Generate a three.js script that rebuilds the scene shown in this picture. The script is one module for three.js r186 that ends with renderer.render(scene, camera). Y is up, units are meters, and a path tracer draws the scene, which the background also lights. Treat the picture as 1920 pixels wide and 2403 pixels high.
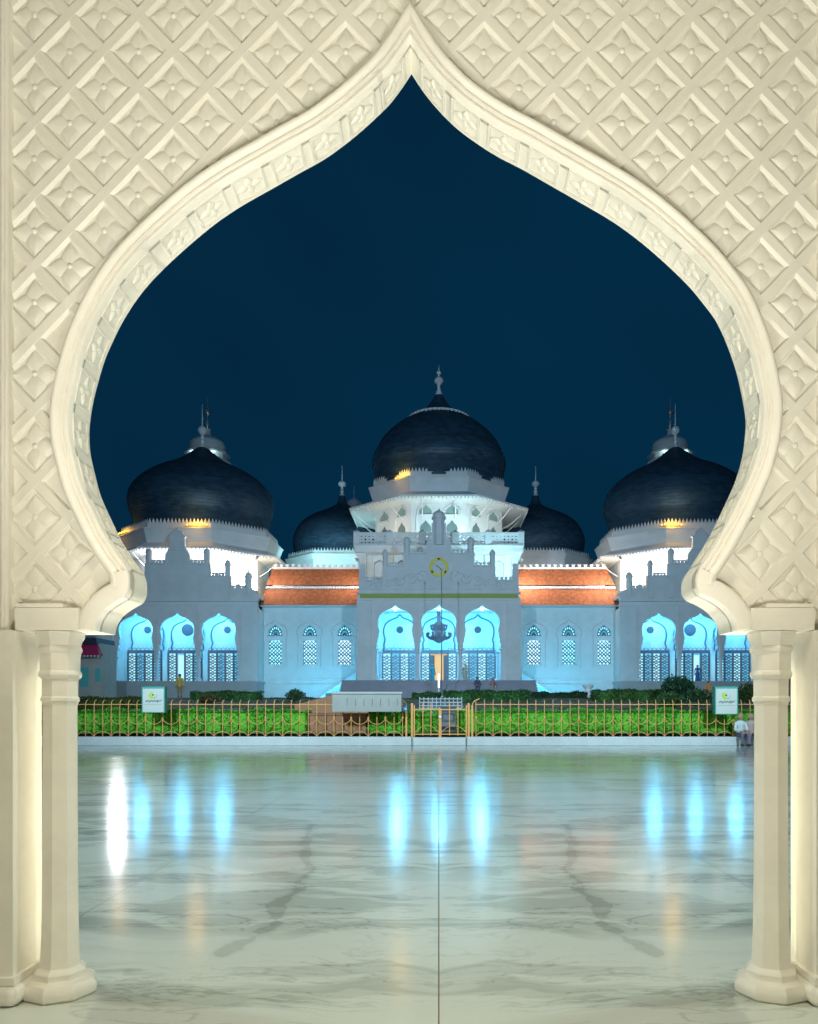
import * as THREE from 'three';
import { mergeGeometries, toCreasedNormals, mergeVertices } from 'three/addons/utils/BufferGeometryUtils.js';
import { RoundedBoxGeometry } from 'three/addons/geometries/RoundedBoxGeometry.js';
import { MarchingCubes } from 'three/addons/objects/MarchingCubes.js';
import { RectAreaLightUniformsLib } from 'three/addons/lights/RectAreaLightUniformsLib.js';
RectAreaLightUniformsLib.init();

// ------------------------------------------------------------------ camera, sky, moon, exposure
const F = 1850, VX = 1030, VY = 1650, EYE = 1.65;            // focal length and principal point measured on the 1920 x 2403 photograph
const scene = new THREE.Scene();
const camera = new THREE.PerspectiveCamera(2 * Math.atan(2403 / 2 / F) * 180 / Math.PI, 818 / 1024, 0.1, 1500);
camera.position.set(0, EYE, 0);
camera.lookAt(0, EYE, -10);
camera.setViewOffset(1920, 2403, 960 - VX, 1201.5 - VY, 1920, 2403);
camera.updateProjectionMatrix();

const renderer = new THREE.WebGLRenderer({ antialias: true });
renderer.setSize(818, 1024);
renderer.toneMapping = THREE.LinearToneMapping;
renderer.toneMappingExposure = 1;
renderer.shadowMap.enabled = true;
renderer.shadowMap.type = THREE.PCFSoftShadowMap;

{ // night sky: deep blue, a touch darker overhead and at the horizon, faint haze patches
  const W = 256, H = 128, d = new Float32Array(W * H * 4);
  for (let j = 0; j < H; j++) for (let i = 0; i < W; i++) {
    const el = (j / (H - 1) - 0.5) * Math.PI, k = 1.1 - 0.5 * Math.min(0.5, Math.abs(Math.sin(el) - 0.28)), a = i / W * Math.PI * 2;
    const n = 1 + 0.06 * Math.sin(a * 3 + el * 4) + 0.05 * Math.sin(a * 11 - el * 9) + 0.03 * Math.sin(a * 23 + el * 31);
    const o = (j * W + i) * 4;
    d[o] = 0.0011; d[o + 1] = 0.0222 * k * n; d[o + 2] = 0.053 * k * n; d[o + 3] = 1;
  }
  const t = new THREE.DataTexture(d, W, H, THREE.RGBAFormat, THREE.FloatType);
  t.mapping = THREE.EquirectangularReflectionMapping; t.magFilter = THREE.LinearFilter; t.minFilter = THREE.LinearFilter; t.wrapS = THREE.RepeatWrapping; t.needsUpdate = true;
  scene.background = t; scene.environment = t;
}
const moon = new THREE.DirectionalLight(0xdfe8ff, 0.05);
moon.position.set(-30, 60, 40); moon.target.position.set(0, 0, -50); moon.castShadow = true;
moon.shadow.camera.left = -80; moon.shadow.camera.right = 80; moon.shadow.camera.top = 80; moon.shadow.camera.bottom = -80; moon.shadow.camera.far = 300;
scene.add(moon, moon.target);

// ------------------------------------------------------------------ helpers
const X = (px, D) => (px - VX) * D / F, Y = (py, D) => EYE + (VY - py) * D / F;
let seed = 12345;
const rnd = () => { seed = (seed * 1664525 + 1013904223) >>> 0; return seed / 4294967296; };
const rr = (a, b) => a + (b - a) * rnd();
const hash = (x, y) => { let h = Math.imul(x, 374761393) ^ Math.imul(y, 668265263); h = Math.imul(h ^ (h >>> 13), 1274126177); return ((h ^ (h >>> 16)) >>> 0) / 4294967296; };
const vnoise = (x, y) => { const i = Math.floor(x), j = Math.floor(y), u = x - i, v = y - j, a = u * u * (3 - 2 * u), b = v * v * (3 - 2 * v);
  return (hash(i, j) * (1 - a) + hash(i + 1, j) * a) * (1 - b) + (hash(i, j + 1) * (1 - a) + hash(i + 1, j + 1) * a) * b; };
const fbm = (x, y, o = 4) => { let s = 0, a = 0.5, t = 0; for (let k = 0; k < o; k++) { s += a * vnoise(x, y); t += a; a *= 0.5; x = x * 2.03 + 17.3; y = y * 2.03 + 9.1; } return s / t; };
const srgb = (l) => Math.round(255 * Math.max(0, Math.min(1, l <= 0.0031308 ? l * 12.92 : 1.055 * Math.pow(l, 1 / 2.4) - 0.055)));
function tex(W, H, f, color = true) {
  const d = new Uint8Array(W * H * 4);
  for (let j = 0; j < H; j++) for (let i = 0; i < W; i++) { const c = f(i / W, j / H), o = (j * W + i) * 4; for (let k = 0; k < 3; k++) d[o + k] = color ? srgb(c[k]) : Math.round(255 * Math.max(0, Math.min(1, c[k]))); d[o + 3] = 255; }
  const t = new THREE.DataTexture(d, W, H); t.magFilter = THREE.LinearFilter; t.minFilter = THREE.LinearMipmapLinearFilter; t.generateMipmaps = true; t.wrapS = t.wrapT = THREE.MirroredRepeatWrapping;
  if (color) t.colorSpace = THREE.SRGBColorSpace; t.needsUpdate = true; return t;
}
const C = (r, g, b) => new THREE.Color().setRGB(r, g, b);
const mat = (r, g, b, rough = 0.7, o = {}) => new THREE.MeshStandardMaterial({ color: C(r, g, b), roughness: rough, metalness: 0, ...o });
const glow = (r, g, b, k) => new THREE.MeshStandardMaterial({ color: C(0.05, 0.05, 0.05), emissive: C(r, g, b), emissiveIntensity: k, roughness: 0.5 });

const bx = (w, h, d, x = 0, y = 0, z = 0) => new THREE.BoxGeometry(w, h, d).translate(x, y, z);
const span = (x0, x1, y0, y1, z0, z1) => bx(Math.abs(x1 - x0), Math.abs(y1 - y0), Math.abs(z1 - z0), (x0 + x1) / 2, (y0 + y1) / 2, (z0 + z1) / 2);
const strip = (g) => { const q = g.index ? g.toNonIndexed() : g; for (const k of Object.keys(q.attributes)) if (!['position', 'normal', 'uv'].includes(k)) q.deleteAttribute(k); return q; };
const flat = (g) => { const q = strip(g); q.computeVertexNormals(); return q; };
const crease = (g, a = 0.6) => toCreasedNormals(g, a);
const merge = (list) => mergeGeometries(list.map(strip));
function ext(pts, z0, z1, holes = []) {          // outline in the x-y plane, from z0 (back) to z1 (front)
  const s = new THREE.Shape(pts.map((p) => new THREE.Vector2(p[0], p[1])));
  for (const h of holes) s.holes.push(new THREE.Path(h.map((p) => new THREE.Vector2(p[0], p[1]))));
  return new THREE.ExtrudeGeometry(s, { depth: z1 - z0, bevelEnabled: false }).translate(0, 0, z0);
}
const tube = (pts, r, seg = 8, rad = 5, closed = false) => new THREE.TubeGeometry(new THREE.CatmullRomCurve3(pts.map((p) => new THREE.Vector3(...p)), closed), seg, r, rad, closed);
const lathe = (pts, seg = 16) => new THREE.LatheGeometry(pts.map((p) => new THREE.Vector2(Math.max(p[0], 0), p[1])), seg);
const OCT = 1 / Math.cos(Math.PI / 8);
const oct = (a0, y0, a1, y1, open = false) => flat(new THREE.CylinderGeometry(a1 * OCT, a0 * OCT, y1 - y0, 8, 1, open).rotateY(Math.PI / 8).translate(0, (y0 + y1) / 2, 0));
function boxUV(g, s = 1) {                        // uv in metres, from the side that each face looks to
  const p = g.attributes.position, n = g.attributes.normal, uv = new Float32Array(p.count * 2);
  for (let i = 0; i < p.count; i++) { const ax = Math.abs(n.getX(i)), ay = Math.abs(n.getY(i)), az = Math.abs(n.getZ(i)); let u, v;
    if (az >= ax && az >= ay) { u = p.getX(i); v = p.getY(i); } else if (ax >= ay) { u = p.getZ(i); v = p.getY(i); } else { u = p.getX(i); v = p.getZ(i); }
    uv[2 * i] = u / s; uv[2 * i + 1] = v / s; }
  g.setAttribute('uv', new THREE.BufferAttribute(uv, 2)); return g;
}
function put(parent, name, g, m, x, y, z) {
  if (Array.isArray(g)) g = merge(g);
  const o = new THREE.Mesh(g, m); o.name = name; o.castShadow = o.receiveShadow = true;
  if (x !== undefined) o.position.set(x, y, z);
  parent.add(o); return o;
}
const taken = {};
const numbered = (n) => { taken[n] = (taken[n] ?? -1) + 1; return taken[n] ? n + '_' + String(taken[n]).padStart(3, '0') : n; };
function tag(o, label, category, group) { o.name = numbered(o.name); o.userData = { label, category }; if (group) o.userData.group = group; return o; }
function thing(name, label, category, x = 0, y = 0, z = 0, group) { const o = new THREE.Group(); o.name = name; o.position.set(x, y, z); scene.add(o); return tag(o, label, category, group); }
function point(parent, r, g, b, cd, x, y, z, size = 4) { const l = new THREE.PointLight(C(r, g, b), cd, 0, 2); l.position.set(x, y, z); l.castShadow = true; l.shadow.radius = size; l.name = 'light'; parent.add(l); return l; }
function spot(parent, r, g, b, cd, x, y, z, tx, ty, tz, angle, size = 8, pen = 0.7) { const l = new THREE.SpotLight(C(r, g, b), cd, 0, angle, pen, 2); l.position.set(x, y, z); l.target.position.set(tx, ty, tz); l.castShadow = true; l.shadow.radius = size; l.name = 'light'; parent.add(l, l.target); return l; }

// ------------------------------------------------------------------ materials
const plasterMap = tex(512, 512, (u, v) => { const n = fbm(u * 6, v * 6, 5), m = fbm(u * 40 + 5, v * 40, 3), b = fbm(u * 2.3 + 31, v * 2.3 + 8, 4), k = 0.82 + 0.14 * n + 0.12 * b + 0.06 * (m - 0.5); return [k, k * 0.992, k * (0.95 + 0.05 * b)]; });
const plasterBump = tex(256, 256, (u, v) => { const n = fbm(u * 30, v * 30, 4); return [n, n, n]; }, false);
const plaster = (r, g, b, rough = 0.6, s = 0.002) => new THREE.MeshStandardMaterial({ color: C(r, g, b), map: plasterMap, roughness: rough, bumpMap: plasterBump, bumpScale: s });
const M = {
  arch: plaster(0.86, 0.845, 0.78, 0.5, 0.0015),
  archPanel: plaster(0.84, 0.82, 0.74, 0.55, 0.002),
  white: plaster(0.74, 0.75, 0.75, 0.65, 0.004),
  facade: plaster(0.7, 0.71, 0.72, 0.7, 0.006),
  inside: plaster(0.72, 0.78, 0.8, 0.6, 0.004),
  trim: mat(0.78, 0.79, 0.78, 0.55),
  orange: mat(0.78, 0.37, 0.11, 0.42),
  green: mat(0.05, 0.34, 0.26, 0.5),
  gold: mat(0.75, 0.6, 0.04, 0.35),
  dark: mat(0.05, 0.05, 0.055, 0.5),
  steel: mat(0.5, 0.52, 0.54, 0.35, { metalness: 0.7 }),
  screen: mat(0.2, 0.17, 0.2, 0.5),
  soil: mat(0.16, 0.1, 0.06, 0.95),
};
M.carved = plaster(0.74, 0.8, 0.82, 0.6, 0.004);
M.winLattice = mat(0.07, 0.2, 0.26, 0.6);

// ------------------------------------------------------------------ ground, plaza floor of bookmatched marble slabs
{
  const g = put(scene, 'ground', new THREE.PlaneGeometry(900, 900).rotateX(-Math.PI / 2), mat(0.05, 0.05, 0.045, 0.95), 0, -0.06, -200);
  g.userData = { kind: 'structure', label: 'dark ground stretching out around the plaza' };
  const vein = [[1.73, 10.7], [1.62, 9.6], [1.5, 8.98], [1.44, 8.5], [1.24, 7.73], [1.3, 7.3], [1.22, 6.94], [1.33, 6.5], [1.3, 6.29], [1.22, 5.93], [1.3, 5.55], [1.42, 5.2]];
  const UW = 8.34, VH = 20;
  const marble = tex(1024, 2048, (u, v) => {
    const x = u * UW, z = v * VH;
    const ss = (e0, e1, t) => { t = Math.max(0, Math.min(1, (t - e0) / (e1 - e0))); return t * t * (3 - 2 * t); };
    const w1 = fbm(x * 0.7 + 3, z * 0.8, 4) - 0.5, w2 = fbm(x * 0.6 + 40, z * 0.9 + 7, 4) - 0.5;
    const s = fbm(x * 0.8 + w1 * 1.8, z * 3.6 + w2 * 4.0, 6), s2 = fbm(x * 1.5 + w2 * 2.2 + 9, z * 6.5 + w1 * 5.0 + 21, 6), r2 = 1 - Math.abs(2 * s2 - 1);
    const cloud = fbm(x * 0.35 + 11, z * 0.5 + 3, 4), fine = fbm(x * 18, z * 40, 3), patch = ss(0.3, 0.52, fbm(x * 0.5 + 60, z * 0.8 + 31, 3));
    let k = (0.26 * ss(0.5, 0.54, s) + 0.24 * ss(0.57, 0.6, s)) * (0.3 + 0.7 * patch) + 0.3 * ss(0.53, 0.56, s2) * (0.25 + 0.75 * patch) * ss(0.4, 0.6, cloud) + 0.34 * ss(0.94, 0.985, r2) * patch + 0.08 * (fine - 0.5);
    let near = 1e9; for (let q = 1; q < vein.length; q++) { const [ax, az] = vein[q - 1], [cx, cz] = vein[q], t = Math.max(0, Math.min(1, ((x - ax) * (cx - ax) + (z - az) * (cz - az)) / ((cx - ax) ** 2 + (cz - az) ** 2))); near = Math.min(near, Math.hypot(x - ax - t * (cx - ax), z - az - t * (cz - az))); }
    if (near < 0.4) { const wide = 0.012 + 0.075 * fbm(x * 3 + 70, z * 3, 3) * fbm(x * 1.1, z * 1.7 + 5, 2) * 2, d = near + (fbm(x * 7, z * 7, 4) - 0.5) * 0.16; k += 0.3 * ss(wide + 0.012, wide - 0.006, d) + 0.1 * ss(wide + 0.1, wide, d); }
    k = Math.max(0, Math.min(1, k));
    const base = 0.9 + 0.16 * (cloud - 0.5);
    return [0.73 * base * (1 - 0.56 * k), 0.79 * base * (1 - 0.54 * k), 0.73 * base * (1 - 0.58 * k)];
  });
  const rough = tex(256, 512, (u, v) => { const n = 0.62 + 0.5 * fbm(u * 12, v * 30, 4); return [n, n, n]; }, false);
  const slabMat = new THREE.MeshPhysicalMaterial({ map: marble, roughness: 0.165, roughnessMap: rough, ior: 1.5 });
  const floor = put(scene, 'plaza_floor', new THREE.PlaneGeometry(44.6, 36).rotateX(-Math.PI / 2), mat(0.3, 0.25, 0.15, 0.7), 0, -0.006, -13.9);
  floor.userData = { kind: 'structure', label: 'polished pale marble floor of the plaza with grey veins' };
  const SW = 2.78, SL = 5;
  for (let i = -8; i < 8; i++) for (let j = 0; j < 7; j++) {
    const x0 = i * SW + 0.004, x1 = (i + 1) * SW - 0.004, z0 = -30.9 + j * SL + 0.003, z1 = Math.min(4, -30.9 + (j + 1) * SL) - 0.003;
    const g = new THREE.PlaneGeometry(x1 - x0, z1 - z0).rotateX(-Math.PI / 2).translate((x0 + x1) / 2, 0, (z0 + z1) / 2);
    const p = g.attributes.position, uv = g.attributes.uv;
    for (let k = 0; k < p.count; k++) uv.setXY(k, Math.abs(p.getX(k)) / UW, -p.getZ(k) / VH);
    put(floor, 'marble_slab', g.translate(0, 0.006, 13.9), slabMat);
  }
}

// ------------------------------------------------------------------ the archway
const DF = 4.36, DB = 4.62, AXC = -0.132;
const leftPx = [[345, 1397], [345, 1368], [336, 1345], [315, 1316], [287, 1271], [260, 1216], [237, 1164], [223, 1112], [213, 1067], [210, 1034], [211, 997], [219, 945], [232, 893], [248, 841], [267, 798], [295, 744], [337, 683], [378, 638], [439, 581], [508, 524], [569, 483], [645, 440], [701, 408], [762, 374], [803, 345], [843, 313], [884, 276], [916, 244], [947, 203], [966, 174]];
const rightPx = [[966, 174], [993, 215], [1026, 256], [1071, 301], [1119, 337], [1168, 368], [1224, 397], [1301, 441], [1383, 488], [1443, 524], [1504, 569], [1565, 622], [1618, 674], [1655, 719], [1679, 752], [1700, 795], [1724, 860], [1741, 930], [1750, 990], [1748, 1026], [1743, 1067], [1728, 1123], [1706, 1175], [1680, 1230], [1650, 1286], [1620, 1334], [1600, 1366], [1599, 1394]];
const archPt = ([px, py]) => new THREE.Vector3(X(px, DB), Y(py, DB), 0);
const sampled = (list, n) => new THREE.CatmullRomCurve3(list.map(archPt), false, 'centripetal').getSpacedPoints(n);
const half1 = sampled(leftPx, 110), half2 = sampled(rightPx, 110);
const contour = [...half1, ...half2.slice(1)];                       // from the left cusp over the point to the right cusp
const scoopL = sampled([[271, 1490], [274, 1474], [280, 1460], [293, 1444], [312, 1430], [338, 1414], [345, 1397]], 14);
const scoopR = sampled([[1599, 1394], [1607, 1408], [1634, 1421], [1658, 1437], [1675, 1456], [1684, 1474], [1687, 1490]], 14);
const YB = Y(1490, DB), TOP = 6.5;
function sweep(path, profile) {                                      // profile: [offset outward from the opening, z]
  const n = path.length, m = profile.length, pos = [], idx = [];
  for (let i = 0; i < n; i++) {
    const a = path[Math.max(0, i - 1)], b = path[i], c = path[Math.min(n - 1, i + 1)];
    const t1 = new THREE.Vector2(b.x - a.x, b.y - a.y), t2 = new THREE.Vector2(c.x - b.x, c.y - b.y);
    if (i === 0) t1.copy(t2); if (i === n - 1) t2.copy(t1); t1.normalize(); t2.normalize();
    const n1 = new THREE.Vector2(-t1.y, t1.x), n2 = new THREE.Vector2(-t2.y, t2.x), s = n1.clone().add(n2).normalize(), k = 1 / Math.max(0.5, s.dot(n1));
    for (const [o, z] of profile) pos.push(b.x + s.x * o * k, b.y + s.y * o * k, z);
  }
  for (let i = 0; i < n - 1; i++) for (let j = 0; j < m - 1; j++) { const p = i * m + j, q = p + m; idx.push(p, p + 1, q, q, p + 1, q + 1); }
  for (const e of [0, n - 1]) for (let j = 1; j < m - 1; j++) idx.push(e * m, e * m + (e ? j + 1 : j), e * m + (e ? j : j + 1));   // close both ends
  const g = new THREE.BufferGeometry(); g.setAttribute('position', new THREE.Float32BufferAttribute(pos, 3)); g.setIndex(idx);
  g.setAttribute('uv', new THREE.Float32BufferAttribute(new Float32Array(pos.length / 3 * 2), 2)); g.computeVertexNormals();
  return boxUV(crease(g, 0.9), 2);
}
const arch = thing('gateway_arch', 'cream carved pointed archway with lattice relief framing the night view', 'archway');
{
  const full = [...scoopL, ...contour.slice(1), ...scoopR.slice(1)].map((p) => [p.x, p.y]);
  const outline = [[-4.2, YB], ...full, [4, YB], [4, TOP], [-4.2, TOP]];
  put(arch, 'wall', boxUV(crease(ext(outline, -DB, -4.41), 0.5), 2), M.archPanel);
  // three-rib moulding on the face of the arch
  const P = [[0, -4.43], [0, -4.365], [0.005, -4.354], [0.015, -4.353], [0.02, -4.362], [0.026, -4.362], [0.03, -4.35], [0.041, -4.347], [0.046, -4.358], [0.053, -4.356], [0.062, -4.337], [0.075, -4.331], [0.09, -4.335], [0.102, -4.352], [0.11, -4.38], [0.112, -4.43]];
  put(arch, 'moulding', sweep(contour, P), M.arch);
  const B = [[0, -4.43], [0, -4.36], [0.006, -4.345], [0.04, -4.336], [0.08, -4.334], [0.1, -4.34], [0.112, -4.36], [0.114, -4.43]];
  for (const s of [[...scoopL, ...contour.slice(1, 4)], [...contour.slice(-4, -1), ...scoopR]]) put(arch, 'springer_band', sweep(s, B), M.arch);
  // lattice ribs, cut where the moulding covers them
  const hx = 0.1928, hy = 0.2, ox = X(77, 4.375), oy = Y(197, 4.375), poly = contour;
  const inOpening = (x, y) => { let c = false; for (let i = 0, j = full.length - 1; i < full.length; j = i++) { const [xi, yi] = full[i], [xj, yj] = full[j]; if (yi > y !== yj > y && x < (xj - xi) * (y - yi) / (yj - yi) + xi) c = !c; } return c; };
  const fromEdge = (x, y) => { let d = 1e9; for (let i = 0; i < full.length; i++) { const q = (full[i][0] - x) ** 2 + (full[i][1] - y) ** 2; if (q < d) d = q; } return Math.sqrt(d); };
  const XL = -2.5, XR = 2.24, YL = 2.19, YT = TOP;
  const clear = (x, y, d) => x > XL && x < XR && y > YL && y < YT && !inOpening(x, y) && fromEdge(x, y) > d;
  const L = Math.hypot(hx, hy);
  for (const side of [1, -1]) for (let k = -24; k < 36; k++) {
    const sx = ox + hx * (2 * k + 1), sy = oy;                       // the rib passes (sx, sy) and runs along (side hx, hy)
    let from = null; const step = 0.012;
    for (let t = -16; t <= 8; t += step) {
      const x = sx + side * hx * t / L * 0.278, y = sy + hy * t / L * 0.278, ok = clear(x, y, 0.085);
      if (ok && from === null) from = t;
      if ((!ok || t + step > 8) && from !== null) {
        const len = (t - from) * 0.278; if (len > 0.08) {
          const m = (t + from) / 2, cx = sx + side * hx * m / L * 0.278, cy = sy + hy * m / L * 0.278, h = side > 0 ? 0.0225 : 0.0212, b = 0.038, a = 0.025;
          const g = ext([[-b, 0], [b, 0], [a, h], [-a, h]], -len / 2, len / 2).rotateX(Math.PI / 2).rotateY(Math.PI);   // profile height turns to +z, length along y
          g.computeBoundingBox(); if (g.boundingBox.max.z < 0.01) g.rotateY(Math.PI);
          g.rotateZ(-Math.atan2(side * hx, hy)); boxUV(g, 2);
          put(arch, 'lattice_rib', g, M.arch, cx, cy, -4.411);
        }
        from = null;
      }
    }
  }
  // four-petal rosettes
  const petal = (len, wid, hgt) => { const U = 7, V = 6, pos = [], idx = []; for (let i = 0; i <= U; i++) for (let j = 0; j <= V; j++) { const u = i / U, v = j / V * 2 - 1, w = wid * Math.sin(Math.PI * Math.pow(u * 0.97 + 0.02, 0.72));
    pos.push(len * u, v * w, hgt * (1 - v * v) * (0.35 + 0.65 * Math.sin(Math.PI * Math.min(1, u * 0.9 + 0.1))) * (1 - 0.3 * Math.exp(-((v / 0.2) ** 2)) * (1 - u))); }
    for (let i = 0; i < U; i++) for (let j = 0; j < V; j++) { const p = i * (V + 1) + j, q = p + V + 1; idx.push(p, q, p + 1, q, q + 1, p + 1); }
    const g = new THREE.BufferGeometry(); g.setAttribute('position', new THREE.Float32BufferAttribute(pos, 3)); g.setAttribute('uv', new THREE.Float32BufferAttribute(new Float32Array(pos.length / 3 * 2), 2)); g.setIndex(idx); g.computeVertexNormals(); return g; };
  const rosette = boxUV(merge([0, 1, 2, 3].map((q) => petal(q % 2 ? 0.136 : 0.13, 0.06, 0.019).rotateZ(q * Math.PI / 2)).concat([new THREE.SphereGeometry(0.018, 8, 5).scale(1, 1, 0.7).translate(0, 0, 0.008)])), 2);
  for (let i = -8; i < 34; i++) for (let j = -22; j < 12; j++) {
    if ((i + j) % 2) continue;
    const x = ox + i * hx, y = oy + j * hy;
    if (clear(x, y, 0.13) && x > -2.3 && x < 2.04) { const r = put(arch, 'rosette', rosette, M.arch, x + rr(-0.003, 0.003), y + rr(-0.003, 0.003), -4.4105); r.rotation.z = rr(-0.05, 0.05); r.scale.set(rr(0.95, 1.04), rr(0.95, 1.04), rr(0.85, 1.35)); }
  }
  // carved panels along the soffit
  const frameG = merge([bx(0.2, 0.014, 0.009, 0, 0.085, 0.002), bx(0.2, 0.014, 0.009, 0, -0.085, 0.002), bx(0.014, 0.156, 0.009, 0.093, 0, 0.002), bx(0.014, 0.156, 0.009, -0.093, 0, 0.002)]);
  const leafG = merge([petal(0.08, 0.03, 0.012).translate(0.004, 0, 0), petal(0.08, 0.03, 0.012).rotateZ(Math.PI).translate(-0.004, 0, 0), petal(0.07, 0.03, 0.012).rotateZ(Math.PI / 2), petal(0.07, 0.03, 0.012).rotateZ(-Math.PI / 2), new THREE.SphereGeometry(0.013, 7, 5)]);
  for (const h of [half1, half2]) {
    let run = 0, next = 0.2; const total = h.reduce((s, p, i) => i ? s + p.distanceTo(h[i - 1]) : 0, 0);
    for (let i = 1; i < h.length - 1; i++) {
      run += h[i].distanceTo(h[i - 1]);
      if (run < next || run > total - 0.14) continue; next += 0.255;
      const t = h[i + 1].clone().sub(h[i - 1]).normalize(), n = new THREE.Vector3(t.y, -t.x, 0);   // n looks into the opening
      const m = new THREE.Matrix4().makeBasis(t, new THREE.Vector3(0, 0, 1).multiplyScalar(1), n).setPosition(h[i].x + n.x * 0.0015, h[i].y + n.y * 0.0015, -4.5);
      if (m.determinant() < 0) m.makeBasis(t.clone().negate(), new THREE.Vector3(0, 0, 1), n).setPosition(h[i].x + n.x * 0.0015, h[i].y + n.y * 0.0015, -4.5);
      const p = put(arch, 'carved_panel', frameG, M.arch); m.decompose(p.position, p.quaternion, p.scale);
      put(p, 'leaf_relief', leafG, M.arch);
    }
  }
  // imposts, columns, piers, pilasters
  for (const s of [-1, 1]) {
    const xo = AXC + s * 2.2, xi = AXC + s * 1.85;
    const im = put(arch, 'impost', boxUV(span(xo, xi, YB + 0.003, YB + 0.125, -DB + 0.004, -4.338), 2), M.arch);
    put(im, 'fillet', boxUV(span(xo, AXC + s * 1.94, YB + 0.128, YB + 0.15, -4.405, -4.345), 2), M.arch);
    const cx = AXC + s * 2.023;
    const col = put(arch, 'column', boxUV(crease(lathe([[0.114, 0.165], [0.109, 0.22], [0.103, 0.36], [0.098, 0.7], [0.0955, 1.2], [0.0945, 1.66]], 8), 0.5), 2), M.arch, cx, 0, -4.49);
    put(col, 'base', boxUV(crease(lathe([[0, 0.001], [0.188, 0.001], [0.203, 0.016], [0.208, 0.04], [0.203, 0.068], [0.185, 0.09], [0.16, 0.099], [0.146, 0.104], [0.142, 0.112], [0.143, 0.136], [0.136, 0.148], [0.122, 0.158], [0.11, 0.17]], 8), 0.5), 2), M.arch);
    put(col, 'capital', boxUV(crease(lathe([[0.0935, 1.63], [0.1, 1.655], [0.108, 1.664], [0.108, 1.678], [0.099, 1.69], [0.1, 1.785], [0.115, 1.796], [0.121, 1.808], [0.119, 1.822], [0.111, 1.834], [0.113, 1.93], [0.122, 1.943], [0.124, 1.955], [0.12, 1.967], [0.114, 1.975], [0.122, 2.0], [0.137, 2.025], [0.139, YB + 0.001]], 8), 0.5), 2), M.arch);
    const edge = AXC + s * 2.192, far = s < 0 ? -4.2 : 4;
    const pier = put(arch, 'pier', boxUV(span(edge, far, 0.002, YB - 0.001, -DB + 0.006, -4.3), 2), M.arch);
    put(pier, 'plinth', boxUV(strip(new RoundedBoxGeometry(Math.abs(far - edge) + 0.07, 0.12, 0.41, 4, 0.05).translate((edge + far) / 2 - s * 0.01, 0.06, -4.45)), 2), M.arch);
    put(pier, 'plinth_fillet', boxUV(span(edge - s * 0.022, far, 0.119, 0.16, -DB, -4.268), 2), M.arch);
    const pl = put(arch, 'pilaster', boxUV(span(AXC + s * 2.243, AXC + s * 2.62, YB, TOP, -4.412, -4.352), 2), M.arch);
    put(pl, 'bead', boxUV(new THREE.CylinderGeometry(0.014, 0.014, TOP - YB, 10).translate(AXC + s * 2.272, (TOP + YB) / 2, -4.351), 2), M.arch);
  }
}
// the gate room that the view is taken from
{
  const room = (n, g, label) => { const o = put(scene, n, boxUV(g, 2), M.arch); o.userData = { kind: 'structure', label }; };
  room('room_ceiling', span(-4.2, 4, TOP + 0.002, TOP + 0.2, -4.62, 5), 'plain cream ceiling of the gate room');
  room('room_wall_left', span(-4.4, -4.202, 0, TOP, -4.62, 5), 'left side wall of the gate room'); room('room_wall_right', span(4.002, 4.2, 0, TOP, -4.62, 5), 'right side wall of the gate room');
  room('room_wall_rear', span(-4.2, 4, 0, TOP, 5.002, 5.2), 'rear wall of the gate room behind the viewer');
}
// floodlights that light the arch: two on the floor on the viewer's side, two small uplights behind the columns
for (const s of [-1, 1]) {
  const t = thing('floor_floodlight', (s < 0 ? 'left' : 'right') + ' floor floodlight aimed up at the carved arch', 'floodlight', AXC + s * 1.15, 0, -0.75, 'floodlights lighting the archway');
  const head = put(t, 'housing', new RoundedBoxGeometry(0.9, 0.5, 0.09, 3, 0.02), M.dark, 0, 0.32, 0.05);
  head.rotation.set(Math.atan2(3.0, 3.6), 0, 0);
  put(head, 'lens', bx(0.82, 0.42, 0.006, 0, 0, -0.049), glow(1, 0.94, 0.8, 4));
  put(t, 'bracket', [bx(0.03, 0.3, 0.03, -0.47, 0.15, 0.05), bx(0.03, 0.3, 0.03, 0.47, 0.15, 0.05), bx(0.97, 0.02, 0.2, 0, 0.011, 0.05)], M.dark);
  const a = new THREE.RectAreaLight(C(1, 0.9, 0.66), 21, 0.82, 0.42); a.name = 'light';
  a.position.set(t.position.x, 0.32 + 0.06, -0.75 - 0.03); a.lookAt(AXC + s * 0.4, 4.4, -4.4); scene.add(a);
  spot(scene, 1, 0.95, 0.83, 54, t.position.x, 0.4, -0.8, AXC + s * 0.5, 5.8, -4.4, 0.8, 26, 1);
}
{
  const t = thing('ceiling_downlight', 'warm downlight in the ceiling of the gate room', 'downlight', AXC, TOP, -2.2);
  put(t, 'can', lathe([[0.16, 0], [0.16, -0.2], [0.19, -0.2], [0.19, 0]], 18), M.dark); put(t, 'lens', new THREE.CylinderGeometry(0.15, 0.15, 0.02, 18).translate(0, -0.15, 0), glow(1, 0.9, 0.7, 5));
  spot(scene, 1, 0.88, 0.66, 62, AXC, TOP - 0.24, -2.2, AXC, 0, -5.2, 0.62, 10, 1);
}
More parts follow.
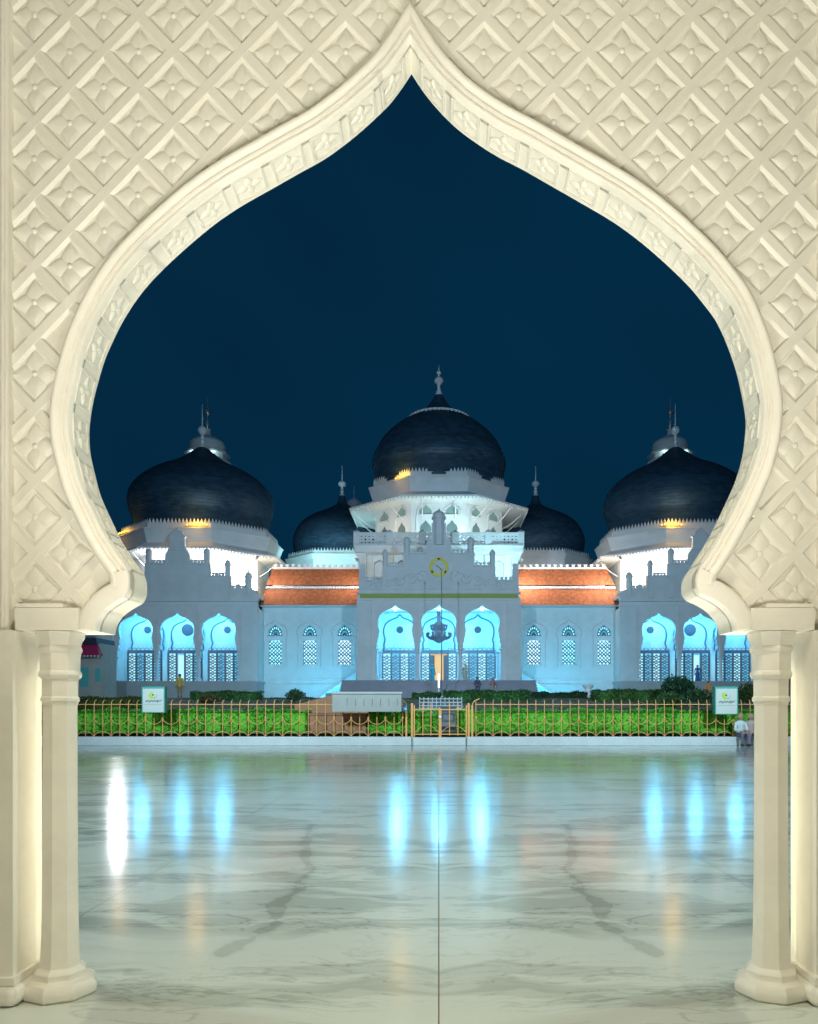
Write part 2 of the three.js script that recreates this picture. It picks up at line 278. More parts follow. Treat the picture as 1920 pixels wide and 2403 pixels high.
for (const s of [-1, 1]) {
  const cx = AXC + s * 2.07;
  const strip_ = thing('light_strip', 'vertical lamp strip on the back of the ' + (s < 0 ? 'left' : 'right') + ' column', 'light strip', AXC + s * 2.066, 0, -4.63, 'lamp strips behind the columns');
  put(strip_, 'channel', bx(0.016, 1.72, 0.03, -s * 0.011, 1.02, 0), M.steel); put(strip_, 'diffuser', bx(0.004, 1.7, 0.024, 0, 1.02, 0), glow(1, 0.92, 0.72, 3));
  const la = new THREE.RectAreaLight(C(1, 0.88, 0.58), 8.5, 0.03, 1.7); la.name = 'light'; la.position.set(AXC + s * 2.066 + s * 0.004, 1.02, -4.63); la.lookAt(AXC + s * 3, 1.02, -4.4); scene.add(la);
  const t = thing('ground_uplight', 'small round uplight in the floor behind the ' + (s < 0 ? 'left' : 'right') + ' column', 'uplight', cx, 0, -4.8, 'uplights behind the columns');
  put(t, 'bezel', lathe([[0.04, 0.002], [0.055, 0.002], [0.055, 0.01], [0.04, 0.012], [0.04, 0.002]], 16), M.steel);
  put(t, 'lens', new THREE.CylinderGeometry(0.039, 0.039, 0.006, 16).translate(0, 0.006, 0), glow(1, 0.92, 0.75, 6));
  spot(t, 1, 0.95, 0.84, 16, 0, 0.03, 0, -s * 0.48, 2.2, 0.28, 0.34, 2, 1);
}

// ------------------------------------------------------------------ kerb, fence and gate
const KZ = -30.5, KH = Y(1729, 30.5);
const fenceX0 = -16.2, fenceX1 = 14.6, gateL = X(966, 30.6), gateR = X(1096, 30.6);
const kerbMat = plaster(0.62, 0.66, 0.66, 0.35, 0.003);
for (const [x0, x1, side] of [[fenceX0 - 1, gateL, 'left'], [gateR, fenceX1 + 1, 'right']])
  tag(put(scene, 'kerb_wall', boxUV(strip(new RoundedBoxGeometry(x1 - x0, KH, 0.55, 2, 0.025).translate((x0 + x1) / 2, KH / 2, KZ - 0.275)), 2), kerbMat), 'low pale marble kerb under the fence, ' + side + ' of the gate', 'kerb', 'kerbs under the fence');
tag(put(scene, 'gate_step', boxUV(strip(new RoundedBoxGeometry(gateR - gateL - 0.02, KH - 0.03, 0.5, 2, 0.02).translate((gateL + gateR) / 2, KH / 2 - 0.015, KZ - 0.4)), 2), kerbMat), 'set-back pale stone step under the gate', 'step');
const FZ = -30.78, fy = (py) => Y(py, 30.78);
const barG = tube([[0, KH - 0.01, 0], [0, 0.9, 0], [0, 1.5, 0], [0, 1.62, -0.005], [0, 1.7, -0.03], [0.01, 1.76, -0.09], [0.02, 1.775, -0.15]], 0.0165, 14, 6);
const SP = 0.3345;
const swagG = tube([[-SP, fy(1685), 0.02], [-SP * 0.8, fy(1692.5), 0.02], [-SP * 0.4, fy(1698), 0.02], [0, fy(1699.5), 0.02], [SP * 0.4, fy(1698), 0.02], [SP * 0.8, fy(1692.5), 0.02], [SP, fy(1685), 0.02]], 0.014, 14, 5);
const hoopG = tube([[-SP, fy(1728), 0.02], [-SP * 0.75, fy(1722), 0.02], [-SP * 0.35, fy(1717.8), 0.02], [0, fy(1717), 0.02], [SP * 0.35, fy(1717.8), 0.02], [SP * 0.75, fy(1722), 0.02], [SP, fy(1728), 0.02]], 0.014, 14, 5);
const bossG = new THREE.SphereGeometry(0.042, 8, 6).scale(1, 1.5, 1);
function fence(xa, xb, dir, side) {
  const t = thing('metal_fence', 'orange painted metal fence with curved tips and swags, ' + side + ' of the gate', 'fence', 0, 0, 0, 'fences along the kerb');
  const n = Math.floor(Math.abs(xb - xa) / SP);
  put(t, 'top_rail', span(xa, xa + dir * n * SP, fy(1653) - 0.014, fy(1653) + 0.014, FZ - 0.014, FZ + 0.014), M.orange);
  for (let i = 0; i <= n; i++) {
    const x = xa + dir * i * SP;
    put(t, 'baluster', barG, M.orange, x, 0, FZ);
    if (i % 2 && i < n) { put(t, 'swag', swagG, M.orange, x, 0, FZ); put(t, 'hoop', hoopG, M.orange, x, 0, FZ); put(t, 'boss', bossG, M.orange, x - dir * SP, fy(1684), FZ); }
  }
  put(t, 'end_scroll', tube([[xa - dir * 0.14, fy(1656), FZ], [xa - dir * 0.12, fy(1650), FZ], [xa - dir * 0.02, fy(1644), FZ], [xa + dir * 0.14, fy(1640), FZ]], 0.024, 10, 6), M.orange);
  put(t, 'end_post', span(xa - dir * 0.18, xa - dir * 0.11, KH - 0.01, fy(1655), FZ - 0.035, FZ + 0.035), M.orange);
}
fence(X(945, 30.78), fenceX0, -1, 'left');
fence(X(1117, 30.78), fenceX1, 1, 'right');
{
  const t = thing('metal_gate', 'low orange double gate in the middle of the fence', 'gate');
  const y0 = KH - 0.02, yt = fy(1665);
  for (const [px, w] of [[967, 0.08], [1100, 0.08]]) { const x = X(px, 30.78); put(t, 'gate_post', bx(w, fy(1650) - y0, 0.09, x, (fy(1650) + y0) / 2, FZ), M.orange); put(t, 'gate_post', bx(0.05, fy(1655) - y0, 0.06, x + (px < 1000 ? 0.09 : -0.09), (fy(1655) + y0) / 2, FZ - 0.01), M.orange); }
  put(t, 'meeting_stile', bx(0.11, yt - y0 + 0.05, 0.06, X(1033, 30.78), (yt + y0) / 2 + 0.02, FZ + 0.012), M.orange);
  put(t, 'latch', bx(0.09, 0.09, 0.04, X(1033, 30.78), fy(1682), FZ + 0.065), M.trim);
  for (const [a, b] of [[974, 1030], [1036, 1094]]) {
    put(t, 'rail', span(X(a, 30.78), X(b, 30.78), yt - 0.02, yt + 0.02, FZ - 0.02, FZ + 0.02), M.orange);
    put(t, 'rail', span(X(a, 30.78), X(b, 30.78), fy(1723) - 0.02, fy(1723) + 0.02, FZ - 0.02, FZ + 0.02), M.orange);
    for (const q of [0.33, 0.67]) put(t, 'baluster', bx(0.034, fy(1648) - y0 - 0.06, 0.034, X(a + (b - a) * q, 30.78), (fy(1648) + y0) / 2 + 0.03, FZ - 0.002), M.orange);
    const m = X((a + b) / 2, 30.78), w = X(b, 30.78) - X(a, 30.78); put(t, 'hoop', tube([[m - w / 2, fy(1719), FZ + 0.03], [m - w * 0.3, fy(1708), FZ + 0.03], [m, fy(1703), FZ + 0.03], [m + w * 0.3, fy(1708), FZ + 0.03], [m + w / 2, fy(1719), FZ + 0.03]], 0.013, 14, 5), M.orange);
  }
}

// ------------------------------------------------------------------ signs on the fence
function signTexture() {
  const c = document.createElement('canvas'); c.width = 256; c.height = 304; const g = c.getContext('2d');
  g.fillStyle = '#c9ccc2'; g.fillRect(0, 0, 256, 304);
  g.fillStyle = '#b9cf1f'; g.beginPath(); g.arc(116, 86, 44, 0, 7); g.fill();
  g.fillStyle = '#c9ccc2'; g.beginPath(); g.arc(134, 78, 30, 0, 7); g.fill();
  g.fillStyle = '#5d6b2a'; g.beginPath(); g.arc(124, 80, 13, 0, 7); g.fill();
  g.strokeStyle = '#6f7a5c'; g.lineWidth = 4; g.beginPath(); g.arc(140, 92, 32, -0.6, 1.7); g.stroke();
  g.strokeStyle = '#33382f'; g.lineWidth = 5; g.lineCap = 'round';
  g.beginPath(); g.moveTo(36, 168); for (let x = 36; x < 226; x += 4) g.lineTo(x, 160 + 9 * Math.sin(x * 0.42) + 6 * Math.sin(x * 0.17)); g.stroke();
  g.beginPath(); g.moveTo(86, 158); g.lineTo(76, 188); g.moveTo(186, 146); g.lineTo(178, 184); g.moveTo(228, 140); g.lineTo(233, 146); g.stroke();
  g.lineWidth = 2.5; g.strokeStyle = '#5a6053'; g.beginPath(); g.moveTo(22, 204); g.lineTo(228, 202); g.stroke();
  const t = new THREE.CanvasTexture(c); t.colorSpace = THREE.SRGBColorSpace; t.magFilter = THREE.LinearFilter; return t;
}
const signFace = new THREE.MeshStandardMaterial({ map: signTexture(), roughness: 0.55 });
for (const [a, b, top, bot, s] of [[335, 384, 1614, 1672, 'left'], [1681, 1730, 1614, 1676, 'right']]) {
  const D = 30.35, w = X(b, D) - X(a, D), y0 = Y(bot, D), y1 = Y(top, D), cx = (X(a, D) + X(b, D)) / 2;
  const t = thing('sign_board', 'white sign board with yellow-green crescent emblem and teal edge, ' + s + ' end of fence', 'sign', cx, 0, -D, 'sign boards on the fence');
  put(t, 'casing', bx(w + 0.08, y1 - y0 + 0.05, 0.28, 0, (y0 + y1) / 2 + 0.02, -0.16), M.green);
  put(t, 'face', new THREE.PlaneGeometry(w, y1 - y0 - 0.05).translate(0, (y0 + y1) / 2 - 0.01, -0.016), signFace);
  for (const q of [-0.3, 0.3]) put(t, 'hook', bx(0.05, 0.05, 0.16, w * q, fy(1653) + 0.05, -0.37), M.steel);
}
{
  const D = 30.35, x0 = X(780, D), x1 = X(942, D), y0 = Y(1670, D), y1 = Y(1623, D);
  const t = thing('display_board', 'long grey-white board box with capped top mounted on the fence', 'board', 0, 0, 0);
  put(t, 'panel', boxUV(span(x0, x1, y0, y1 - 0.1, -D - 0.36, -D), 2), plaster(0.36, 0.37, 0.34, 0.6));
  put(t, 'cap', boxUV(strip(new RoundedBoxGeometry(x1 - x0 + 0.08, 0.09, 0.46, 2, 0.02).translate((x0 + x1) / 2, y1 - 0.05, -D - 0.18)), 2), plaster(0.44, 0.46, 0.42, 0.6));
  for (let i = 0; i < 7; i++) put(t, 'slot', bx(0.016, 0.28, 0.01, X(815 + i * 19.6, D), (y0 + y1) / 2 - 0.03, -D + 0.003), mat(0.14, 0.14, 0.13, 0.8));
  for (const q of [0.15, 0.85]) put(t, 'hook', bx(0.05, 0.05, 0.14, x0 + (x1 - x0) * q, fy(1653) + 0.04, -D - 0.4), M.steel);
}
{
  const c = document.createElement('canvas'); c.width = c.height = 64; const g = c.getContext('2d'); g.fillStyle = '#1e7fa8'; g.fillRect(0, 0, 64, 64); g.fillStyle = '#dff2fa'; g.font = 'bold 40px sans-serif'; g.fillText('7a', 10, 46);
  const t = new THREE.CanvasTexture(c); t.colorSpace = THREE.SRGBColorSpace;
  const p = thing('number_plate', 'small blue plaque with white figures beside the gate', 'plaque', X(950, 30.5), Y(1663, 30.5), -30.6);
  put(p, 'plate', bx(0.19, 0.19, 0.02, 0, 0, 0), mat(0.03, 0.2, 0.36, 0.5)); put(p, 'face', new THREE.PlaneGeometry(0.18, 0.18).translate(0, 0, 0.012), new THREE.MeshStandardMaterial({ map: t, roughness: 0.5 }));
  put(p, 'strap', bx(0.04, 0.04, 0.2, 0, 0, -0.1), M.steel);
}

// ------------------------------------------------------------------ garden
const gardenY = (z) => { const d = -z; return d < 31 ? 0.3 : Math.min(2.05, 0.45 + (d - 31) * 0.06); };
{
  const g = new THREE.PlaneGeometry(120, 40, 60, 40).rotateX(-Math.PI / 2).translate(0, 0, -51.06), p = g.attributes.position;
  for (let i = 0; i < p.count; i++) p.setY(i, gardenY(p.getZ(i)) + 0.02 * Math.sin(p.getX(i) * 1.7) * Math.sin(p.getZ(i) * 1.3));
  const map = tex(512, 512, (u, v) => { const n = fbm(u * 14, v * 14, 5), m = fbm(u * 70, v * 70, 3); const k = 0.55 + 0.6 * n + 0.3 * (m - 0.5); return n > 0.52 ? [0.07 * k, 0.14 * k, 0.035 * k] : [0.3 * k, 0.25 * k, 0.2 * k]; });
  g.computeVertexNormals(); boxUV(g, 9);
  const o = put(scene, 'garden_ground', g, new THREE.MeshStandardMaterial({ map, roughness: 0.95 })); o.userData = { kind: 'structure', label: 'rising garden ground of bare earth and grass before the mosque' };
  const q = new THREE.PlaneGeometry(2.2, 34.5, 1, 30).rotateX(-Math.PI / 2).translate(0.4, 0, -48.6), r = q.attributes.position;
  for (let i = 0; i < r.count; i++) r.setY(i, gardenY(r.getZ(i)) + 0.035); q.computeVertexNormals(); boxUV(q, 2);
  const w = put(scene, 'garden_path', q, plaster(0.32, 0.31, 0.3, 0.8)); w.userData = { kind: 'structure', label: 'grey paved path from the gate up to the stairs' };
}
const leafShape = (() => { const g = new THREE.BufferGeometry(); g.setAttribute('position', new THREE.Float32BufferAttribute([0, 0, 0, 0.35, 0.5, 0.08, 0, 1, -0.05, -0.35, 0.5, 0.08], 3)); g.setIndex([0, 1, 2, 0, 2, 3]); g.computeVertexNormals(); return g; })();
const leafMat = new THREE.MeshPhysicalMaterial({ color: 0xffffff, roughness: 0.6, transmission: 0.25, thickness: 0, side: THREE.DoubleSide });
const dummy = new THREE.Object3D();
function foliage(parent, n, size, place, col) {
  const im = new THREE.InstancedMesh(leafShape, leafMat, n); im.name = 'foliage'; im.userData = { kind: 'stuff' }; im.castShadow = im.receiveShadow = true;
  for (let i = 0; i < n; i++) {
    const p = place(); dummy.position.set(...p); dummy.rotation.set(rr(-1.4, 1.4), rr(0, 6.28), rr(-1.4, 1.4)); const s = size * rr(0.6, 1.4); dummy.scale.set(s, s, s); dummy.updateMatrix(); im.setMatrixAt(i, dummy.matrix);
    const k = rr(0.55, 1.35), w = rr(0.7, 1.5); im.setColorAt(i, C(col[0] * k * w, col[1] * k, col[2] * k));
  }
  parent.add(im);
}
function hedge(x0, x1, z, depth, y0, y1, col, label, dens = 900, size = 0.085) {
  const t = thing('hedge', label, 'hedge', (x0 + x1) / 2, y0, z, 'clipped hedges in the garden'); const w = x1 - x0, h = y1 - y0;
  put(t, 'stems', boxUV(strip(new RoundedBoxGeometry(w - 0.14, h - 0.08, depth - 0.14, 2, 0.06).translate(0, h / 2 - 0.04, 0)), 2), mat(col[0], col[1], col[2], 0.95));
  const lump = (x) => 0.05 * Math.sin(x * 2.1 + z) + 0.04 * Math.sin(x * 5.3 + 1);
  foliage(t, Math.round(w * dens), size, () => { const x = rr(-w / 2, w / 2), f = rnd(), b = lump(x); if (f < 0.6) return [x, rr(0, h) + b * 0.5, depth / 2 - rr(0, 0.12) + b * 0.6]; if (f < 0.9) return [x, h - rr(0, 0.1) + b, rr(-depth / 2, depth / 2)]; return [(rnd() < 0.5 ? -1 : 1) * (w / 2 - rr(0, 0.08)), rr(0, h), rr(-depth / 2, depth / 2)]; }, col);
}
const lush = [0.115, 0.42, 0.024], deep = [0.05, 0.17, 0.04];
hedge(-16.6, X(728, 32), -31.9, 1.1, 0.3, Y(1667, 31.6), lush, 'long bright green hedge behind the fence, left of the brown planter');
hedge(X(866, 32), X(1031, 32), -31.9, 1.1, 0.3, Y(1670, 31.6), lush, 'short bright green hedge behind the gate');
hedge(X(1072, 32), 15, -31.9, 1.1, 0.3, Y(1667, 31.6), lush, 'long bright green hedge behind the fence, right of the gate');
hedge(X(455, 55), X(612, 55), -55, 1.6, 1.7, Y(1624, 54), deep, 'dark hedge below the left windows of the mosque', 700, 0.13);
hedge(X(180, 46), X(335, 46), -46, 1.4, 1.2, Y(1638, 45), [0.09, 0.13, 0.02], 'olive hedge beside the left sign board', 700, 0.11);
hedge(X(1042, 54), X(1242, 54), -54, 1.6, 1.7, Y(1622, 53), deep, 'dark hedge just right of the central stairs', 700, 0.13);
hedge(X(1248, 58), X(1375, 58), -58, 1.2, 1.9, Y(1626, 57), [0.03, 0.09, 0.03], 'narrow dark hedge below the right windows', 700, 0.13);
hedge(X(1390, 54), X(1560, 54), -54, 1.8, 1.7, Y(1620, 53), [0.06, 0.16, 0.03], 'wide green hedge in front of the right wing', 700, 0.13);
hedge(X(968, 56), X(1034, 56), -56, 1.0, 1.8, Y(1627, 55), deep, 'small dark hedge left of the flagpole', 700, 0.13);
hedge(X(640, 57), X(735, 57), -57, 1.2, 1.8, Y(1640, 56), [0.07, 0.1, 0.03], 'low olive hedge between board and left windows', 600, 0.13);
function bush(x, z, r, h, col, label) {
  const y0 = gardenY(z), t = thing('shrub', label, 'shrub', x, y0, z, 'rounded shrubs in the garden');
  put(t, 'stem', new THREE.CylinderGeometry(0.05, 0.09, h * 0.6, 6).translate(0, h * 0.3, 0), mat(0.09, 0.06, 0.04, 0.95));
  for (let k = 0; k < 4; k++) put(t, 'branch', tube([[0, h * 0.2, 0], [Math.cos(k * 1.6) * r * 0.3, h * 0.45, Math.sin(k * 1.6) * r * 0.3], [Math.cos(k * 1.6) * r * 0.6, h * 0.7, Math.sin(k * 1.6) * r * 0.6]], 0.03, 5, 4), mat(0.09, 0.06, 0.04, 0.95));
  const lobes = Array.from({ length: 7 }, () => [rr(-0.5, 0.5) * r, rr(0.35, 0.75) * h, rr(-0.5, 0.5) * r, rr(0.4, 0.6)]);
  foliage(t, Math.round(1500 * r * h), 0.13, () => { const l = lobes[Math.floor(rnd() * 7)], a = rnd() * 6.283, c = rr(-1, 1), q = Math.sqrt(1 - c * c), k = Math.cbrt(rr(0.3, 1)) * l[3]; return [l[0] + Math.cos(a) * q * k * r, l[1] + c * k * h * 0.5, l[2] + Math.sin(a) * q * k * r]; }, col);
}
bush(X(1593, 50), -50, 1.25, 1.75, [0.03, 0.12, 0.04], 'dark rounded shrub in front of the right wing');
bush(X(1560, 44), -44, 1.0, 1.0, [0.06, 0.15, 0.03], 'lower light green shrub before the dark shrub');
bush(X(1640, 47), -47, 0.9, 1.1, [0.04, 0.13, 0.03], 'small shrub left of the right sign board');
bush(X(1755, 48), -48, 1.0, 1.5, [0.08, 0.13, 0.02], 'olive shrub right of the right sign board');
bush(X(490, 48), -48, 0.8, 0.8, [0.12, 0.1, 0.03], 'brownish low shrub near the person in yellow');
bush(X(690, 50), -50, 0.7, 0.9, [0.05, 0.13, 0.04], 'small round shrub left of the long board');
{
  const t = thing('planter_wall', 'brown stone planter block standing in the gap between hedges', 'planter'); const brown = plaster(0.36, 0.17, 0.09, 0.85, 0.01);
  put(t, 'block', boxUV(span(X(731, 32), X(862, 32), 0.3, Y(1678, 31.5), -32.5, -31.5), 2), brown);
  put(t, 'coping', boxUV(span(X(729, 32), X(864, 32), Y(1678, 31.5) + 0.002, Y(1674, 31.5), -32.55, -31.45), 2), brown);
  put(t, 'earth_bank', boxUV(ext([[X(700, 40), 0.6], [X(880, 40), 0.6], [X(880, 40), Y(1640, 40)], [X(800, 40), Y(1628, 40)], [X(700, 40), Y(1654, 40)]], -41, -39), 2), brown);
}
{
  const t = thing('metal_railing', 'low grey metal railing beyond the gate', 'railing'), D = 40, z = -D;
  for (const py of [1640, 1648, 1656, 1662]) put(t, 'rail', span(X(985, D), X(1084, D), Y(py, D) - 0.02, Y(py, D) + 0.02, z - 0.02, z + 0.02), M.steel);
  for (let i = 0; i <= 10; i++) put(t, 'upright', bx(0.035, Y(1636, D) - 0.95, 0.03, X(985 + i * 9.9, D), (Y(1636, D) + 0.95) / 2, z - 0.03), M.steel);
  const b = thing('stone_bench', 'dark bench seen through the gate', 'bench', X(1052, 36), gardenY(-36), -36);
  put(b, 'seat', strip(new RoundedBoxGeometry(0.72, 0.1, 0.4, 2, 0.02).translate(0, 0.42, 0)), M.dark); for (const s of [-1, 1]) put(b, 'leg', bx(0.1, 0.37, 0.34, s * 0.27, 0.185, 0), M.dark);
  put(b, 'backrest', bx(0.72, 0.26, 0.05, 0, 0.62, -0.17), M.dark);
  const u = thing('pedestal_urn', 'pale flared stone pedestal standing before the right windows', 'pedestal', X(1380, 60), 1.9, -60);
  put(u, 'shaft', lathe([[0, 0.02], [0.62, 0.02], [0.62, 0.14], [0.42, 0.25], [0.3, 0.6], [0.28, 0.85]], 20), M.trim); put(u, 'bowl', lathe([[0.28, 0.85], [0.36, 0.95], [0.42, 1.1], [0.4, 1.14], [0, 1.1]], 20), M.trim);
  const k = thing('steel_pole', 'slender white pole leaning before the right wing', 'pole', X(1664, 60), 1.9, -60); put(k, 'shaft', tube([[0, 0, 0], [-0.02, 0.8, 0], [-0.1, 1.3, 0], [-0.35, 2.0, 0], [-0.52, 2.6, 0]], 0.04, 10, 6), M.trim);
}

// ------------------------------------------------------------------ the mosque
const mosque = thing('mosque', 'white mosque with black domes, stepped gables and blue lit arches', 'mosque');
const FLOOR = 3.62, BASE = 1.7;
const archHalf = [[46, 1597], [46, 1523], [44, 1516], [45, 1510], [42, 1505], [42.5, 1497], [39.5, 1492], [40, 1486], [37.5, 1480], [39.5, 1472], [41, 1462], [40.5, 1453], [37, 1444], [30, 1437], [20, 1432], [11, 1429], [5, 1426], [0, 1420]];
// row of three arches resting on columns: one opening, in offset px round the axis
function arcade(dx, shift, scaleX = 1) {
  const up = archHalf.slice(1).map(([o, y]) => [o * scaleX, y + shift]), arc = (c) => [...up.map(([o, y]) => [c - o, y]), ...up.slice(0, -1).reverse().map(([o, y]) => [c + o, y])];
  const pts = [[-dx - 47, 1598], ...[-1, 0, 1].flatMap((k) => arc(k * dx)), [dx + 47, 1598]];
  return pts;
}
const colLathe = (h, r) => crease(lathe([[0, 0.001], [r * 1.7, 0.001], [r * 1.7, 0.12], [r * 1.35, 0.2], [r * 1.1, 0.34], [r, 0.42], [r * 0.92, h * 0.6], [r * 0.9, h - 0.42], [r * 1.25, h - 0.38], [r * 1.25, h - 0.32], [r * 1.0, h - 0.28], [r * 1.3, h - 0.12], [r * 1.75, h - 0.06], [r * 1.75, h], [0, h]], 14), 0.5);
const pinnacle = (w, h) => { const r = w / 2; return crease(merge([oct(r, -0.6, r, h * 0.6), oct(r * 1.25, h * 0.6, r * 1.25, h * 0.66), lathe([[r * 1.05, h * 0.66], [r * 1.12, h * 0.71], [r * 0.95, h * 0.78], [r * 0.5, h * 0.84], [r * 0.16, h * 0.87], [r * 0.2, h * 0.9], [r * 0.06, h * 0.92], [0, h]], 10)]), 0.7); };
const latticeG = (w, h, cell, bar) => { const list = [], seg = (x0, y0, x1, y1, b) => { const l = Math.hypot(x1 - x0, y1 - y0); if (l > bar) list.push(bx(l, b, 0.05).rotateZ(Math.atan2(y1 - y0, x1 - x0)).translate((x0 + x1) / 2, (y0 + y1) / 2, 0)); };
  for (const s of [1, -1]) for (let c = -(w + h); c < w + h; c += cell) { // line y = s x + c inside the box
    let xa = -w / 2, xb = w / 2; const ya = s * xa + c, yb = s * xb + c; let a = [xa, ya], b = [xb, yb];
    const clip = (p) => { if (p[1] > h / 2) return [(h / 2 - c) / s, h / 2]; if (p[1] < -h / 2) return [(-h / 2 - c) / s, -h / 2]; return p; };
    if ((ya > h / 2 && yb > h / 2) || (ya < -h / 2 && yb < -h / 2)) continue; a = clip(a); b = clip(b); seg(a[0], a[1], b[0], b[1], bar * (s > 0 ? 1 : 0.96));
  }
  for (let y = -h / 2 + cell; y < h / 2 - 0.01; y += cell * 2) for (let x = -w / 2 + cell / 2; x < w / 2; x += cell) list.push(new THREE.TorusGeometry(cell * 0.36, bar * 0.45, 4, 10).translate(x, y, 0.012));
  return merge(list.map(strip)); };

const screenPane = glow(0.16, 0.66, 1.0, 0.9), brightPane = glow(0.4, 0.85, 1.0, 1.3);
const lattA = latticeG(0.36, 2.35, 0.24, 0.05);
function doorScreen(parent, cx, z, n, w, h, openAt = -1) {        // row of latticed leaves with posts, a rail and a crest of scallops
  const step = w / n;
  put(parent, 'screen_rail', bx(w + 0.12, 0.3, 0.1, cx, FLOOR + h - 0.15, z), M.screen);
  put(parent, 'screen_crest', merge(Array.from({ length: n * 2 }, (_, i) => new THREE.TorusGeometry(step * 0.24, 0.025, 4, 8, Math.PI).translate(cx - w / 2 + step * (i + 0.5) / 2, FLOOR + h + 0.02, z))), M.screen);
  for (let i = 0; i <= n; i++) put(parent, 'screen_post', bx(0.16, h - 0.3, 0.12, cx - w / 2 + i * step, FLOOR + (h - 0.3) / 2, z), M.screen);
  for (let i = 0; i < n; i++) { if (i === openAt) continue;
    put(parent, 'lattice_leaf', lattA, M.screen, cx - w / 2 + (i + 0.5) * step, FLOOR + 1.28, z).scale.set((step - 0.16) / 0.36, (h - 0.42) / 2.35, 1);
    put(parent, 'lit_pane', bx(step - 0.14, h - 0.34, 0.02, cx - w / 2 + (i + 0.5) * step, FLOOR + (h - 0.34) / 2, z - 0.16), i % 2 ? screenPane : brightPane);
  }
}
const merlonG = merge([bx(0.17, 0.22, 0.3, 0, 0.11, 0), bx(0.25, 0.1, 0.3, 0, 0.26, 0)]);
const lampMat = glow(0.2, 0.7, 1.0, 32);
function bracketLamp(x, y, z, label) {
  const t = thing('arch_lamp', label, 'lamp', x, y, z, 'lamps at the tips of the portico arches');
  put(t, 'bulb', new THREE.SphereGeometry(0.13, 12, 8), lampMat); put(t, 'holder', bx(0.05, 0.18, 0.05, 0, 0.2, 0), M.dark);
  point(t, 0.25, 0.72, 1.0, 4, 0, -0.2, 0, 8);
}
function interiorLamp(parent, x, y, z, cd, r = 0.32, g = 0.8, b = 1.0) {
  const t = thing('ceiling_lamp', 'round ceiling lamp inside ' + parent, 'ceiling lamp', x, y, z, 'ceiling lamps in the blue lit porches');
  put(t, 'diffuser', lathe([[0, -0.12], [0.2, -0.1], [0.3, -0.02], [0.3, 0]], 14), glow(r, g, b, 3)); put(t, 'rim', new THREE.TorusGeometry(0.31, 0.03, 5, 16).rotateX(Math.PI / 2), M.trim);
  point(t, r, g, b, cd, 0, -0.7, 0, 30);
}
function bays(parent, D, xs, y0, yTop, rosR, ztop) {               // ogee frames with carved tympanum and a round boss on an inner wall
  const k = F / D;
  xs.forEach((x, i) => {
    const o = archHalf.slice(7).map(([a, y]) => [a * 0.92 / k, Y(y + yTop, D)]), pts = [...o.map(([a, y]) => [x - a, y]), ...o.slice(0, -1).reverse().map(([a, y]) => [x + a, y])];
    const low = FLOOR + y0; const shape = [[x - o[0][0], low], ...pts, [x + o[0][0], low]];
    put(parent, 'carved_tympanum', boxUV(ext(shape, -D - 0.02, -D + 0.03), 5), M.carved);
    const scrolls = []; for (let yy = low + 0.25; yy < o[o.length - 1][1]; yy += 0.46) for (let q = -4; q <= 4; q++) { const xx = x + (q + (Math.round((yy - low) / 0.46) % 2) * 0.5) * 0.42; const half = o.reduce((m, p) => (p[1] > yy + 0.2 ? Math.min(m, p[0]) : m), o[0][0]); if (Math.abs(xx - x) < half - 0.24 && Math.hypot(xx - x, yy - Y(1478, D)) > rosR[i] / k + 0.2) scrolls.push(strip(new THREE.TorusGeometry(0.17, 0.05, 5, 12, 5.2).rotateZ(q * 1.3 + yy)), strip(new THREE.SphereGeometry(0.06, 6, 5))), scrolls[scrolls.length - 2].translate(xx, yy, -D + 0.04), scrolls[scrolls.length - 1].translate(xx, yy, -D + 0.04); }
    if (scrolls.length) put(parent, 'carved_scrolls', mergeGeometries(scrolls), M.carved).userData.kind = 'stuff';
    put(parent, 'arch_rib', tube([[x - o[0][0], low, -D + 0.04], ...pts.map((p) => [p[0], p[1], -D + 0.04]), [x + o[0][0], low, -D + 0.04]], 0.07, 60, 5), mat(0.06, 0.2, 0.26, 0.6));
    put(parent, 'round_boss', new THREE.CylinderGeometry(rosR[i] / k, rosR[i] / k, 0.1, 24).rotateX(Math.PI / 2).translate(x, Y(1478, D), -D + 0.07), mat(0.09, 0.08, 0.11, 0.7));
  });
}
const stepMat = plaster(0.3, 0.3, 0.36, 0.55);
const DP = 68, kp = F / DP;
